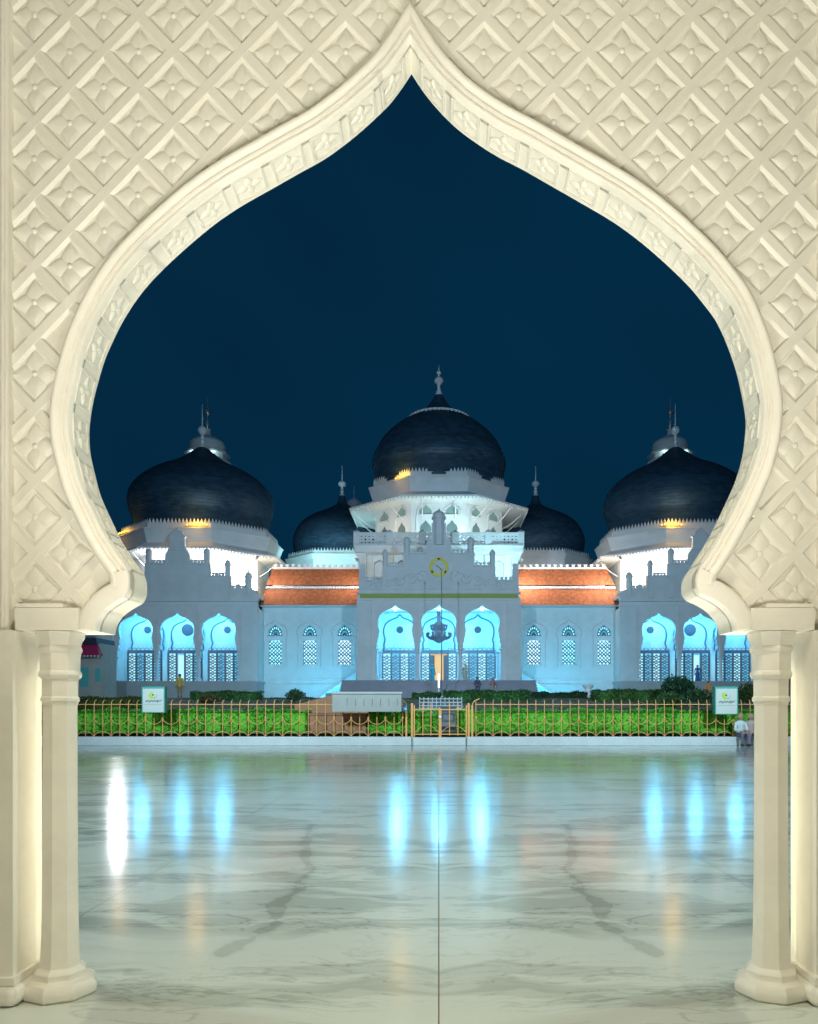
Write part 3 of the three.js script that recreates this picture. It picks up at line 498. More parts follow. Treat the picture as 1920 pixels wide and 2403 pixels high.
const portico = (() => {
  const D = DP, P = (o, y) => [o / kp, Y(y, D)];
  const right = [[190, 1598], [190, 1405], [188, 1392], [187, 1322], [174, 1322], [173, 1361], [133, 1361], [133, 1327], [84, 1327], [84, 1297], [30, 1297], [28, 1268], [17, 1264], [17, 1227]];
  const out = [...right.map(([o, y]) => P(o, y)), ...right.slice().reverse().map(([o, y]) => P(-o, y))];
  const hole = arcade(102, 0).map(([o, y]) => P(o, y)); hole[0][1] = hole[hole.length - 1][1] = Y(1598, D) + 0.001;
  // the arcade opening reaches the floor: fold it into the outline
  const pts = [...out, ...hole];
  const g = ext(pts, -D - 0.5, -D);
  const o = put(mosque, 'portico', boxUV(crease(g, 0.5), 3), M.facade); o.userData.label = 'central portico with three pointed arches and a clock gable';
  const px = (a) => a / kp;
  put(o, 'cornice', boxUV(span(-px(192), px(192), Y(1393, D), Y(1389, D), -D - 0.4, -D + 0.12), 3), M.facade);
  put(o, 'cornice', boxUV(span(-px(192), px(192), Y(1409, D), Y(1404, D), -D - 0.4, -D + 0.1), 3), M.facade);
  put(o, 'green_band', span(-px(185), px(185), Y(1403.5, D), Y(1394, D), -D - 0.3, -D + 0.05), new THREE.MeshStandardMaterial({ color: C(0.3, 0.36, 0.02), roughness: 0.5 }));
  for (const s of [-1, 1]) { put(o, 'corner_pier', boxUV(span(s * px(158), s * px(192), BASE, Y(1410, D), -D - 0.6, -D + 0.16), 3), M.facade); put(o, 'panel_strip', boxUV(span(s * px(162), s * px(166), Y(1590, D), Y(1420, D), -D + 0.1, -D + 0.2), 3), M.facade); }
  for (const c of [-51, 51, -150, 150]) put(o, 'column', colLathe(Y(1522, D) - FLOOR, 0.17), M.facade, px(c), FLOOR, -D - 0.25);
  for (const c of [-150, -51, 51, 150]) put(o, 'rear_column', colLathe(Y(1522, D) - FLOOR, 0.15), M.inside, px(c) * 0.97, FLOOR, -D - 4);
  // interior: floor, ceiling, side walls, rear wall
  put(o, 'porch_floor', boxUV(span(-7.1, 7.1, BASE, FLOOR - 0.004, -76.3, -D + 0.1), 3), plaster(0.5, 0.52, 0.55, 0.4));
  put(o, 'ceiling', boxUV(span(-6.98, 6.98, Y(1418, D) + 0.15, Y(1418, D) + 0.5, -76, -D - 0.5), 3), M.inside);
  for (const s of [-1, 1]) put(o, 'side_wall', boxUV(span(s * 6.98, s * 6.6, FLOOR, Y(1418, D) + 0.14, -76, -D - 0.5), 3), M.inside);
  put(o, 'rear_wall', boxUV(span(-6.59, 6.59, FLOOR, Y(1418, D) + 0.14, -76.4, -76), 3), M.inside);
  bays(o, 75.98, [-102, 0, 102].map((c) => c / kp), 2.9, 22, [8, 0.1, 8]);
  for (const c of [-1, 1]) doorScreen(o, c * 3.72, -75.6, 4, 3.35, 3.1);
  doorScreen(o, -1.28, -75.6, 1, 0.8, 3.1); doorScreen(o, 1.28, -75.6, 1, 0.8, 3.1);
  put(o, 'lintel', bx(1.9, 0.34, 0.14, 0, FLOOR + 2.95, -75.6), M.screen);
  put(o, 'lit_doorway', bx(1.7, 2.7, 0.04, 0, FLOOR + 1.38, -75.93), glow(1, 0.66, 0.22, 0.85));
  put(o, 'door_leaf', boxUV(bx(0.75, 2.6, 0.08, 0, 0, 0), 2), M.screen, -0.62, FLOOR + 1.32, -75.7).rotation.y = 0.9;
  put(o, 'door_leaf', boxUV(bx(0.75, 2.6, 0.08, 0, 0, 0), 2), M.screen, 0.66, FLOOR + 1.32, -75.7).rotation.y = -0.9;
  // roof slab and pinnacles, battlements
  put(o, 'roof_slab', boxUV(span(-6.9, 6.9, Y(1400, D), Y(1372, D), -77, -D - 0.51), 3), M.facade);
  for (const s of [-1, 1]) {
    put(o, 'pinnacle', pinnacle(px(15), Y(1253, D) - Y(1297, D)), M.facade, s * px(75), Y(1297, D), -D - 0.2);
    put(o, 'pinnacle', pinnacle(px(12), Y(1283, D) - Y(1327, D)), M.facade, s * px(126), Y(1327, D), -D - 0.2);
    put(o, 'shaft_rib', boxUV(span(s * px(70), s * px(80), Y(1345, D), Y(1297, D), -D - 0.1, -D + 0.06), 3), M.facade);
    put(o, 'shaft_rib', boxUV(span(s * px(121), s * px(131), Y(1372, D), Y(1327, D), -D - 0.1, -D + 0.06), 3), M.facade);
    for (const [a, b, y] of [[35, 64, 1297], [89, 117, 1327], [137, 169, 1361]]) for (let i = 0; i < 4; i++) put(o, 'merlon', merlonG, M.facade, s * px(a + (b - a) * i / 3), Y(y, D) - 0.01, -D - 0.2);
  }
  for (const q of [-1, 1]) { for (const [a, b, y] of [[17, 31, 1266], [29, 69, 1297], [81, 121, 1327], [131, 174, 1361]]) put(o, 'coping', boxUV(span(q * px(a), q * px(b), Y(y + 3.5, D), Y(y - 0.5, D), -D - 0.42, -D + 0.14), 3), M.facade);
    for (const [a, y0, y1] of [[51, 1520, 1412]]) put(o, 'pilaster_strip', boxUV(span(q * px(a - 3.5), q * px(a + 3.5), Y(y0, D), Y(y1, D), -D - 0.1, -D + 0.1), 3), M.facade); }
  for (const q of [-1, 1]) for (let i = 0; i < 5; i++) { const x = q * px(38 + i * 26), yy = Y(1352 + i * 6, D), r = 0.42 - i * 0.03; put(o, 'arabesque', new THREE.TorusGeometry(r, 0.045, 5, 20, 4.4).rotateZ(i * 1.9 * q).translate(x, yy, -D + 0.01), M.facade); put(o, 'arabesque', tube([[x, yy, -D + 0.01], [x + q * 0.4, yy + 0.28, -D + 0.02], [x + q * 0.85, yy - 0.1, -D + 0.01]], 0.04, 10, 5), M.facade); }
  put(o, 'string_course', boxUV(span(-px(187), px(187), Y(1383, D), Y(1379.5, D), -D - 0.2, -D + 0.1), 3), M.facade);
  put(o, 'turret', pinnacle(px(27), Y(1186, D) - Y(1262, D)), M.facade, 0, Y(1262, D), -D - 0.25);
  // clock
  const cy = Y(1331, D), ring = (r0, r1, d) => crease(lathe([[r0, 0], [r1, 0], [r1 * 0.99, d], [r0 * 1.02, d], [r0, 0]], 40), 0.5).rotateX(Math.PI / 2);
  put(o, 'clock_ring', ring(0.56, 0.84, 0.1).translate(0, cy, -D + 0.01), M.gold);
  put(o, 'clock_face', new THREE.CylinderGeometry(0.57, 0.57, 0.04, 36).rotateX(Math.PI / 2).translate(0, cy, -D + 0.02), M.facade);
  put(o, 'clock_hand', bx(0.42, 0.05, 0.02).rotateZ(-0.6).translate(0.1, cy - 0.08, -D + 0.06), M.dark); put(o, 'clock_hand', bx(0.3, 0.06, 0.02).rotateZ(2.5).translate(-0.1, cy + 0.06, -D + 0.085), M.dark);
  for (const a of [Math.PI / 2, Math.PI * 1.2, Math.PI * 1.8]) put(o, 'clock_ornament', new THREE.SphereGeometry(0.1, 8, 6).scale(1.4, 0.8, 0.5).rotateZ(a + Math.PI / 2).translate(Math.cos(a) * 0.7, cy + Math.sin(a) * 0.7, -D + 0.12), M.dark);
  // stairs
  for (let i = 0; i < 9; i++) put(o, 'step', boxUV(merge([span(-px(226), px(226), BASE + 0.02 + i * 0.21, BASE + 0.02 + (i + 1) * 0.21 - 0.06, -D - 0.2, -D + 0.1 + (9 - i) * 0.34), span(-px(226) - 0.03, px(226) + 0.03, BASE + 0.02 + (i + 1) * 0.21 - 0.059, BASE + 0.02 + (i + 1) * 0.21 - 0.003, -D - 0.2, -D + 0.18 + (9 - i) * 0.34)]), 3), stepMat);
  return o;
})();
for (const [px, s] of [[928, 'left'], [1030, 'middle'], [1132.5, 'right']]) bracketLamp(X(px, DP), Y(1429, DP), -DP - 0.28, 'bright lamp at the tip of the ' + s + ' portico arch');
for (const c of [-3.75, 0, 3.75]) interiorLamp('the ' + (c < 0 ? 'left' : c > 0 ? 'right' : 'middle') + ' bay of the portico', c, Y(1418, DP) + 0.13, -72.4, 40, 0.12, 0.6, 1.0);
{ // chandelier in the middle arch
  const D = 71, k = F / D, y = (p) => Y(p, D), t = thing('chandelier', 'tiered dark chandelier hanging in the middle portico arch', 'chandelier', 0, 0, -D), m = mat(0.22, 0.2, 0.25, 0.5);
  put(t, 'stem', new THREE.CylinderGeometry(0.16, 0.2, Y(1418, DP) + 0.14 - y(1458), 10).translate(0, (Y(1418, DP) + 0.14 + y(1458)) / 2, 0), m);
  put(t, 'spindle', lathe([[0.08, y(1456)], [0.3, y(1460)], [0.62, y(1469)], [0.42, y(1475)], [0.6, y(1481)], [0.5, y(1488)], [0.8, y(1494)], [0.62, y(1501)], [0.3, y(1507)], [0, y(1510)]].reverse(), 16), m);
  for (const [n, r, py] of [[8, 0.7, 1474], [12, 1.08, 1493]]) for (let i = 0; i < n; i++) { const a = i / n * 6.283; put(t, 'arm', tube([[0, y(py + 4), 0], [Math.cos(a) * r * 0.6, y(py + 7), Math.sin(a) * r * 0.6], [Math.cos(a) * r, y(py), Math.sin(a) * r], [Math.cos(a) * r, y(py - 5), Math.sin(a) * r]], 0.085, 8, 5), m); put(t, 'candle_cup', lathe([[0, y(py - 4)], [0.1, y(py - 5)], [0.12, y(py - 8)], [0.05, y(py - 8)]], 8).translate(Math.cos(a) * r, 0, Math.sin(a) * r), m); }
}
// wings
const DW = 71, kw = F / DW, WX = 614 / kw;
function wing(s) {
  const D = DW, c = s * WX, P = (o, y) => [c + o / kw, Y(y, D)], px = (a) => a / kw;
  const right = [[188, 1600], [188, 1410], [190, 1396], [184, 1386], [173, 1382], [125, 1381], [125, 1352], [77, 1351], [76, 1322], [29, 1321], [28, 1300], [24, 1293], [18, 1289], [17, 1262], [20, 1258], [16, 1256], [10, 1247], [2, 1242]];
  const out = [...right.map(([o, y]) => P(o, y)), ...right.slice().reverse().map(([o, y]) => P(-o, y))];
  const hole = arcade(97.5, 18, 0.97).map(([o, y]) => P(o, Math.min(y, 1599)));
  const o = put(mosque, 'wing', boxUV(crease(ext([...out, ...hole], -D - 0.4, -D), 0.5), 3), M.facade); o.userData.label = (s < 0 ? 'left' : 'right') + ' wing pavilion with stepped gable and three arches';
  const box = (a, b, y0, y1, z0, z1, m = M.facade) => boxUV(span(c + px(a), c + px(b), y0, y1, z0, z1), 3);
  put(o, 'cornice', box(-190, 190, Y(1412, D), Y(1407, D), -D - 0.3, -D + 0.3), M.facade);
  put(o, 'cornice', box(-190, 190, Y(1422, D), Y(1418, D), -D - 0.3, -D + 0.09), M.facade);
  for (const q of [-1, 1]) put(o, 'corner_pier', box(q * 150, q * 189, BASE, Y(1423, D), -D - 0.5, -D + 0.12), M.facade);
  for (const k of [-146, -49, 49, 146]) put(o, 'column', colLathe(Y(1541, D) - FLOOR, 0.17), M.inside, c + px(k), FLOOR, -D - 0.2);
  put(o, 'porch_floor', box(-190, 190, BASE, FLOOR - 0.004, -78, -D + 0.6), plaster(0.42, 0.45, 0.47, 0.5));
  put(o, 'ceiling', box(-187, 187, Y(1436, D) + 0.1, Y(1436, D) + 0.4, -74, -D - 0.4), M.inside);
  for (const q of [-1, 1]) put(o, 'side_wall', box(q * 187, q * 178, FLOOR, Y(1436, D) + 0.09, -74, -D - 0.4), M.inside);
  put(o, 'rear_wall', box(-178, 178, FLOOR, Y(1436, D) + 0.09, -74.4, -74), M.inside);
  bays(o, 73.98, [-97.5, 0, 97.5].map((k) => c + px(k)), 3.0, 30, [8, 13.5, 8]);
  [-97.5, 0, 97.5].forEach((k, i) => doorScreen(o, c + px(k), -73.2, 4, 3.1, 2.95, i === 1 ? (s < 0 ? 1 : 2) : -1));
  put(o, 'lit_doorway', bx(0.9, 2.5, 0.03, c + s * 0.4, FLOOR + 1.26, -73.96), glow(0.45, 0.9, 1, 1.1));
  put(o, 'roof_slab', box(-186, 186, Y(1400, D), Y(1388, D), -88, -D - 0.41), M.facade);
  for (const q of [-1, 1]) put(o, 'flank_wall', boxUV(span(c + q * px(187), c + q * px(181), BASE, Y(1400, D), -88, -74.1), 3), M.facade);
  for (const q of [-1, 1]) {
    put(o, 'pinnacle', pinnacle(px(13), Y(1280, D) - Y(1322, D)), M.facade, c + q * px(68), Y(1322, D), -D - 0.2);
    put(o, 'pinnacle', pinnacle(px(11), Y(1308, D) - Y(1352, D)), M.facade, c + q * px(117), Y(1352, D), -D - 0.2);
    put(o, 'pinnacle', pinnacle(px(14), Y(1336, D) - Y(1382, D)), M.facade, c + q * px(166), Y(1382, D), -D - 0.2);
    for (const [a, b, y] of [[33, 57, 1321], [83, 106, 1351], [130, 155, 1381]]) for (let i = 0; i < 4; i++) put(o, 'merlon', merlonG, M.facade, c + q * px(a + (b - a) * i / 3), Y(y, D) - 0.01, -D - 0.2);
    put(o, 'round_crest', new THREE.CylinderGeometry(0.26, 0.26, 0.2, 18).rotateX(Math.PI / 2), M.facade, c + q * px(142), Y(1377, D), -D - 0.2);
  }
  for (const q of [-1, 1]) { for (const [a, b, y] of [[28, 62, 1321], [76, 111, 1351], [124, 160, 1381]]) put(o, 'coping', box(q * a, q * b, Y(y + 3.5, D), Y(y - 0.5, D), -D - 0.42, -D + 0.14), M.facade);
    put(o, 'pilaster_strip', box(q * 45.5, q * 52.5, Y(1538, D), Y(1424, D), -D - 0.1, -D + 0.1), M.facade); put(o, 'gable_strip', box(q * 62, q * 75, Y(1404, D), Y(1325, D), -D - 0.1, -D + 0.09), M.facade); put(o, 'gable_strip', box(q * 111.5, q * 122.5, Y(1404, D), Y(1355, D), -D - 0.1, -D + 0.09), M.facade); }
  put(o, 'gable_collar', box(-22, 22, Y(1292, D), Y(1288, D), -D - 0.42, -D + 0.12), M.facade);
  put(o, 'gable_tip', lathe([[0.16, 0], [0.2, 0.08], [0.08, 0.16], [0, 0.4]], 8), M.facade, c, Y(1242, D) - 0.02, -D - 0.2);
  [-97.5, 0, 97.5].forEach((k, i) => interiorLamp('the ' + (s < 0 ? 'left' : 'right') + ' wing, ' + ['outer', 'middle', 'inner'][s < 0 ? i : 2 - i] + ' bay', c + px(k), Y(1436, D) + 0.08, -72.5, 24, 0.11, 0.58, 1.0));
  return o;
}
wing(-1); wing(1);

// window walls between portico and wings, with tiled roofs
const DM = 74, km = F / DM;
const winLattice = latticeG(1.32, 2.22, 0.34, 0.07);
const fanG = (() => { const list = []; for (let i = 0; i <= 8; i++) { const a = Math.PI * i / 8; list.push(bx(0.56, 0.055, 0.05).translate(0.3, 0, 0).rotateZ(a)); } list.push(new THREE.TorusGeometry(0.28, 0.03, 4, 14, Math.PI), new THREE.TorusGeometry(0.5, 0.03, 4, 18, Math.PI)); for (let i = 0; i < 8; i++) { const a = Math.PI * (i + 0.5) / 8; list.push(new THREE.TorusGeometry(0.09, 0.025, 4, 8).translate(Math.cos(a) * 0.4, Math.sin(a) * 0.4, 0.01)); } return merge(list); })();
const tileTex = tex(256, 256, (u, v) => { const row = Math.floor(v * 16), c = Math.floor(u * 24 + (row % 2) * 0.5), k = 0.75 + 0.45 * hash(c, row), n = 0.85 + 0.3 * fbm(u * 20, v * 20, 3); return [0.46 * k * n, 0.145 * k * n, 0.055 * k * n]; });
const tileMat = new THREE.MeshStandardMaterial({ map: tileTex, roughness: 0.8 });
function tiledSlope(x0, x1, x2, x3, yl, zl, yh, zh) {             // eave from x0 to x1 at (yl, zl), ridge from x2 to x3 at (yh, zh), pantile waves and stepped rows
  const n = 150, rows = 9, pos = [], idx = [], uv = [];
  for (let j = 0; j <= rows * 2; j++) { const r = Math.floor(j / 2), t = Math.min(1, (r + (j % 2 ? 0.98 : 0)) / rows), lift = j % 2 ? 0 : 0.05; for (let i = 0; i <= n; i++) { const u = i / n, x = (x0 + (x1 - x0) * u) * (1 - t) + (x2 + (x3 - x2) * u) * t, wv = 0.035 * Math.abs(Math.sin(x * Math.PI / 0.24)); pos.push(x, yl + (yh - yl) * t + lift + wv, zl + (zh - zl) * t); uv.push(x / 5, t * 0.6 + yl); } }
  for (let j = 0; j < rows * 2; j++) for (let i = 0; i < n; i++) { const p = j * (n + 1) + i, q = p + n + 1; idx.push(p, p + 1, q, q, p + 1, q + 1); }
  const g = new THREE.BufferGeometry(); g.setAttribute('position', new THREE.Float32BufferAttribute(pos, 3)); g.setAttribute('uv', new THREE.Float32BufferAttribute(uv, 2)); g.setIndex(idx); g.computeVertexNormals(); return g;
}
function windowWall(s) {
  const D = DM, a = s < 0 ? -16.6 : 6.9, b = s < 0 ? -6.9 : 16.6, yTop = Y(1421, D), cs = s < 0 ? [646, 727, 808.5] : [1253, 1335, 1418];
  const holes = [];
  for (const c of cs) { const x = X(c, D), w = 16.5 / km; holes.push([[x - w, Y(1560, D)], [x + w, Y(1560, D)], [x + w, Y(1505, D)], [x + w * 0.4, Y(1502.5, D)], [x - w * 0.4, Y(1502.5, D)], [x - w, Y(1505, D)]]);
    holes.push([[x - w, Y(1492, D)], [x + w, Y(1492, D)], [x + w * 1.02, Y(1485, D)], [x + w * 0.8, Y(1477, D)], [x + w * 0.4, Y(1472, D)], [x, Y(1466.5, D)], [x - w * 0.4, Y(1472, D)], [x - w * 0.8, Y(1477, D)], [x - w * 1.02, Y(1485, D)]]); }
  const o = put(mosque, 'window_wall', boxUV(crease(ext([[a, FLOOR - 0.2], [b, FLOOR - 0.2], [b, yTop], [a, yTop]], -D - 0.35, -D, holes), 0.5), 3), M.white); o.userData.label = 'blue lit wall with three latticed windows, ' + (s < 0 ? 'left' : 'right') + ' of the portico';
  cs.forEach((c, i) => { const x = X(c, D), w = 16.5 / km;
    put(o, 'window_pane', span(x - w - 0.1, x + w + 0.1, Y(1562, D), Y(1500, D), -D - 0.42, -D - 0.37), glow(0.32 + 0.12 * ((i + (s > 0 ? 2 : 0)) % 3), 0.84, 1, 1.5));
    put(o, 'fanlight_pane', span(x - w - 0.1, x + w + 0.1, Y(1493, D), Y(1465, D), -D - 0.42, -D - 0.37), glow(0.25, 0.76, 1, 1.5));
    put(o, 'window_lattice', winLattice, M.winLattice, x, Y(1532, D), -D - 0.16); put(o, 'fanlight_lattice', fanG, M.winLattice, x, Y(1491, D), -D - 0.16).scale.set(1.2, 1.75, 1);
    for (const q of [-1, 1]) put(o, 'window_jamb', boxUV(span(x + q * w, x + q * (w - 0.06), Y(1560, D), Y(1505, D), -D - 0.3, -D + 0.01), 3), M.white);
    put(o, 'sill', boxUV(span(x - w - 0.12, x + w + 0.12, Y(1563, D), Y(1560.5, D), -D - 0.1, -D + 0.12), 3), M.white);
    put(o, 'transom', boxUV(span(x - w - 0.08, x + w + 0.08, Y(1494.5, D), Y(1492.3, D), -D - 0.1, -D + 0.1), 3), M.white);
    const fr = [[-27, 1566], [-27, 1495], [-30, 1486], [-27, 1476], [-18, 1467], [-8, 1462], [0, 1456], [8, 1462], [18, 1467], [27, 1476], [30, 1486], [27, 1495], [27, 1566]].map(([q, y]) => [x + q / km, Y(y, D), -D + 0.02]);
    put(o, 'hood_mould', tube(fr, 0.06, 60, 5), M.white);
  });
  put(o, 'string_course', boxUV(span(a, b, Y(1596, D), Y(1592, D), -D - 0.1, -D + 0.15), 3), M.white);
  put(o, 'plinth', boxUV(span(a, b, BASE, FLOOR - 0.21, -D - 0.3, -D + 0.5), 3), M.white);
  put(o, 'stair_cheek', boxUV(ext((s < 0 ? [[-11.6, BASE], [-7.55, BASE], [-7.55, 4.45]] : [[7.55, BASE], [11.6, BASE], [7.55, 4.45]]), -72.2, -71.8), 3), M.white);
  // tiled roof in two tiers, trims and parapet
  const x0 = s < 0 ? X(610, 73.4) : X(1222, 73.4), x1 = s < 0 ? X(838, 73.4) : X(1458, 73.4), xm0 = s < 0 ? X(624, 75.5) : x0, xm1 = s < 0 ? x1 : X(1444, 75.5), xt0 = s < 0 ? X(640, 78) : x0, xt1 = s < 0 ? x1 : X(1424, 78);
  put(o, 'lower_roof', tiledSlope(x0, x1, xm0, xm1, Y(1421, 73.4), -73.4, Y(1384, 75.5), -75.5), tileMat);
  put(o, 'roof_trim', boxUV(span(xm0, xm1, Y(1384, 75.5), Y(1376, 75.5), -75.7, -75.5), 3), M.trim);
  for (let i = 0; i < 34; i++) put(o, 'trim_tooth', trimG, M.trim, xm0 + (xm1 - xm0) * (i + 0.5) / 34, Y(1380, 75.5), -75.47);
  put(o, 'upper_roof', tiledSlope(xm0, xm1, xt0, xt1, Y(1375, 75.6), -75.6, Y(1337, 78), -78), tileMat);
  put(o, 'parapet', boxUV(span(xt0, xt1, Y(1338, 78), Y(1331, 78), -78.3, -78), 3), M.trim);
  for (let i = 0; i < 15; i++) put(o, 'merlon', merlonG, M.trim, xt0 + (xt1 - xt0) * (i + 0.5) / 15, Y(1331, 78) - 0.01, -78.15).scale.set(1.4, 0.9, 1);
  put(o, 'eave_board', boxUV(span(x0, x1, Y(1423.5, 73.4), Y(1420, 73.4), -74, -73.35), 3), M.facade);
  return o;
}
const trimG = new THREE.SphereGeometry(0.1, 8, 6);
windowWall(-1); windowWall(1);
put(mosque, 'prayer_hall', boxUV(merge([span(-16.5, 16.5, BASE, Y(1345, 78), -100, -78.4), span(-40, -31.2, BASE, 9, -100, -76), span(31.2, 40, BASE, 9, -100, -76)]), 3), M.white);

// towers and domes
const domeTex = tex(512, 512, (u, v) => { const row = Math.floor(v * 48), c = Math.floor(u * 64 + (row % 2) * 0.5), k = 0.7 + 0.6 * hash(c, row); return [0.026 * k, 0.06 * k, 0.095 * k]; });
const domeMat = new THREE.MeshPhysicalMaterial({ map: domeTex, roughness: 0.42, ior: 1.5 });
function dome(profile, k, cx) {                                    // shingled: every course of shingles stands a little proud of the next
  const pts = profile.map(([r, y]) => new THREE.Vector2(r, y)), curve = new THREE.SplineCurve(pts), n = 46, out = [];
  const s = curve.getSpacedPoints(n); for (let i = 0; i < n; i++) { out.push([s[i].x + 0.045, s[i].y], [s[i].x + 0.0, s[i].y + (s[i + 1].y - s[i].y) * 0.02 + 0.001]); out[out.length - 2][0] = s[i].x + 0.05; if (i) { const t = out.length; const hold = out[t - 2]; out[t - 2] = [s[i].x + 0.0, s[i].y]; out[t - 1] = [hold[0], hold[1] + 0.012]; } }
  out.push([s[n].x, s[n].y]);
  return crease(lathe(out, 64), 0.5);
}
function finial(h) { return crease(lathe([[0.42, 0], [0.34, 0.08 * h], [0.2, 0.18 * h], [0.16, 0.3 * h], [0.24, 0.315 * h], [0.12, 0.33 * h], [0.36, 0.37 * h], [0.52, 0.44 * h], [0.5, 0.5 * h], [0.34, 0.56 * h], [0.1, 0.6 * h], [0.09, 0.65 * h], [0.22, 0.68 * h], [0.26, 0.72 * h], [0.2, 0.76 * h], [0.06, 0.79 * h], [0.05, 0.85 * h], [0, h]], 16), 0.6); }
function finialRod(h) { return crease(lathe([[0.2, 0], [0.34, 0.04 * h], [0.16, 0.1 * h], [0.26, 0.16 * h], [0.14, 0.2 * h], [0.2, 0.26 * h], [0.12, 0.3 * h], [0.34, 0.33 * h], [0.48, 0.38 * h], [0.48, 0.43 * h], [0.34, 0.48 * h], [0.07, 0.52 * h], [0.05, 0.7 * h], [0.02, h], [0, h]], 16), 0.6); }
const toothG = new THREE.ConeGeometry(0.13, 0.3, 4).rotateY(Math.PI / 4).rotateX(Math.PI).scale(1, 1, 0.6);
const leafToothG = merge([new THREE.ConeGeometry(0.23, 0.5, 4).rotateY(Math.PI / 4).scale(1, 1, 0.5)]);
function ringOf(parent, name, g, m, a, y, cx, cz, step, frontOnly = true) {   // pieces set side by side along the sides of an octagon
  for (let f = -2; f <= 2; f++) { const ang = f * Math.PI / 4, side = 2 * a * Math.tan(Math.PI / 8), n = Math.floor(side / step); const list = [];
    for (let i = 0; i < n; i++) { const t = (i + 0.5) / n * side - side / 2; list.push(g.clone().translate(t, 0, a).rotateY(ang)); }
    put(parent, name, merge(list), m, cx, y, cz); }
}
function tower(name, label, cx, Dc, o) {
  const cz = -Dc, t = put(mosque, name, boxUV(oct(o.aDrum, o.yDrum0, o.aDrum, o.yCanopy + 0.3), 3), M.white, cx, 0, cz); t.userData.label = label;
  const at = (n, g, m) => put(t, n, g, m);
  at('canopy', boxUV(merge([oct(o.aCanopy, o.yCanopy, o.aCanopy, o.yCanopy + 0.16), oct(o.aCanopy - 0.05, o.yCanopy + 0.161, o.aCornice - 0.4, o.yCornice)]), 3), M.white);
  at('cornice', boxUV(merge([oct(o.aCornice - 0.45, o.yCornice + 0.002, o.aCornice - 0.06, o.yCornice + o.hCornice), oct(o.aCornice, o.yCornice + o.hCornice + 0.001, o.aCornice, o.yCornice + o.hCornice + 0.12)]), 3), M.white);
  at('crest_wall', boxUV(oct(o.aCornice - 0.5, o.yCornice + o.hCornice + 0.122, o.aCornice - 0.5, o.yCrest), 3), M.white);
  ringOf(t, 'crest_fringe', leafToothG, M.white, o.aCornice - 0.56, o.yCrest + 0.2, 0, 0, 0.34);
  ringOf(t, 'canopy_fringe', toothG, M.white, o.aCanopy - 0.08, o.yCanopy - 0.13, 0, 0, 0.34);
  at('dome', dome(o.profile), domeMat);
  for (let f = -2; f <= 2; f++) for (const q of [-0.3, 0.3]) { const ang = f * Math.PI / 4, side = 2 * o.aDrum * Math.tan(Math.PI / 8), w = (o.aCanopy - o.aDrum) * 0.8;   // brackets
    put(t, 'bracket', tube([[q * side, o.yCanopy - 1.5, o.aDrum], [q * side, o.yCanopy - 1.0, o.aDrum + w * 0.45], [q * side, o.yCanopy - 0.05, o.aDrum + w]], 0.05, 8, 5).rotateY(ang), M.trim); }
  return t;
}
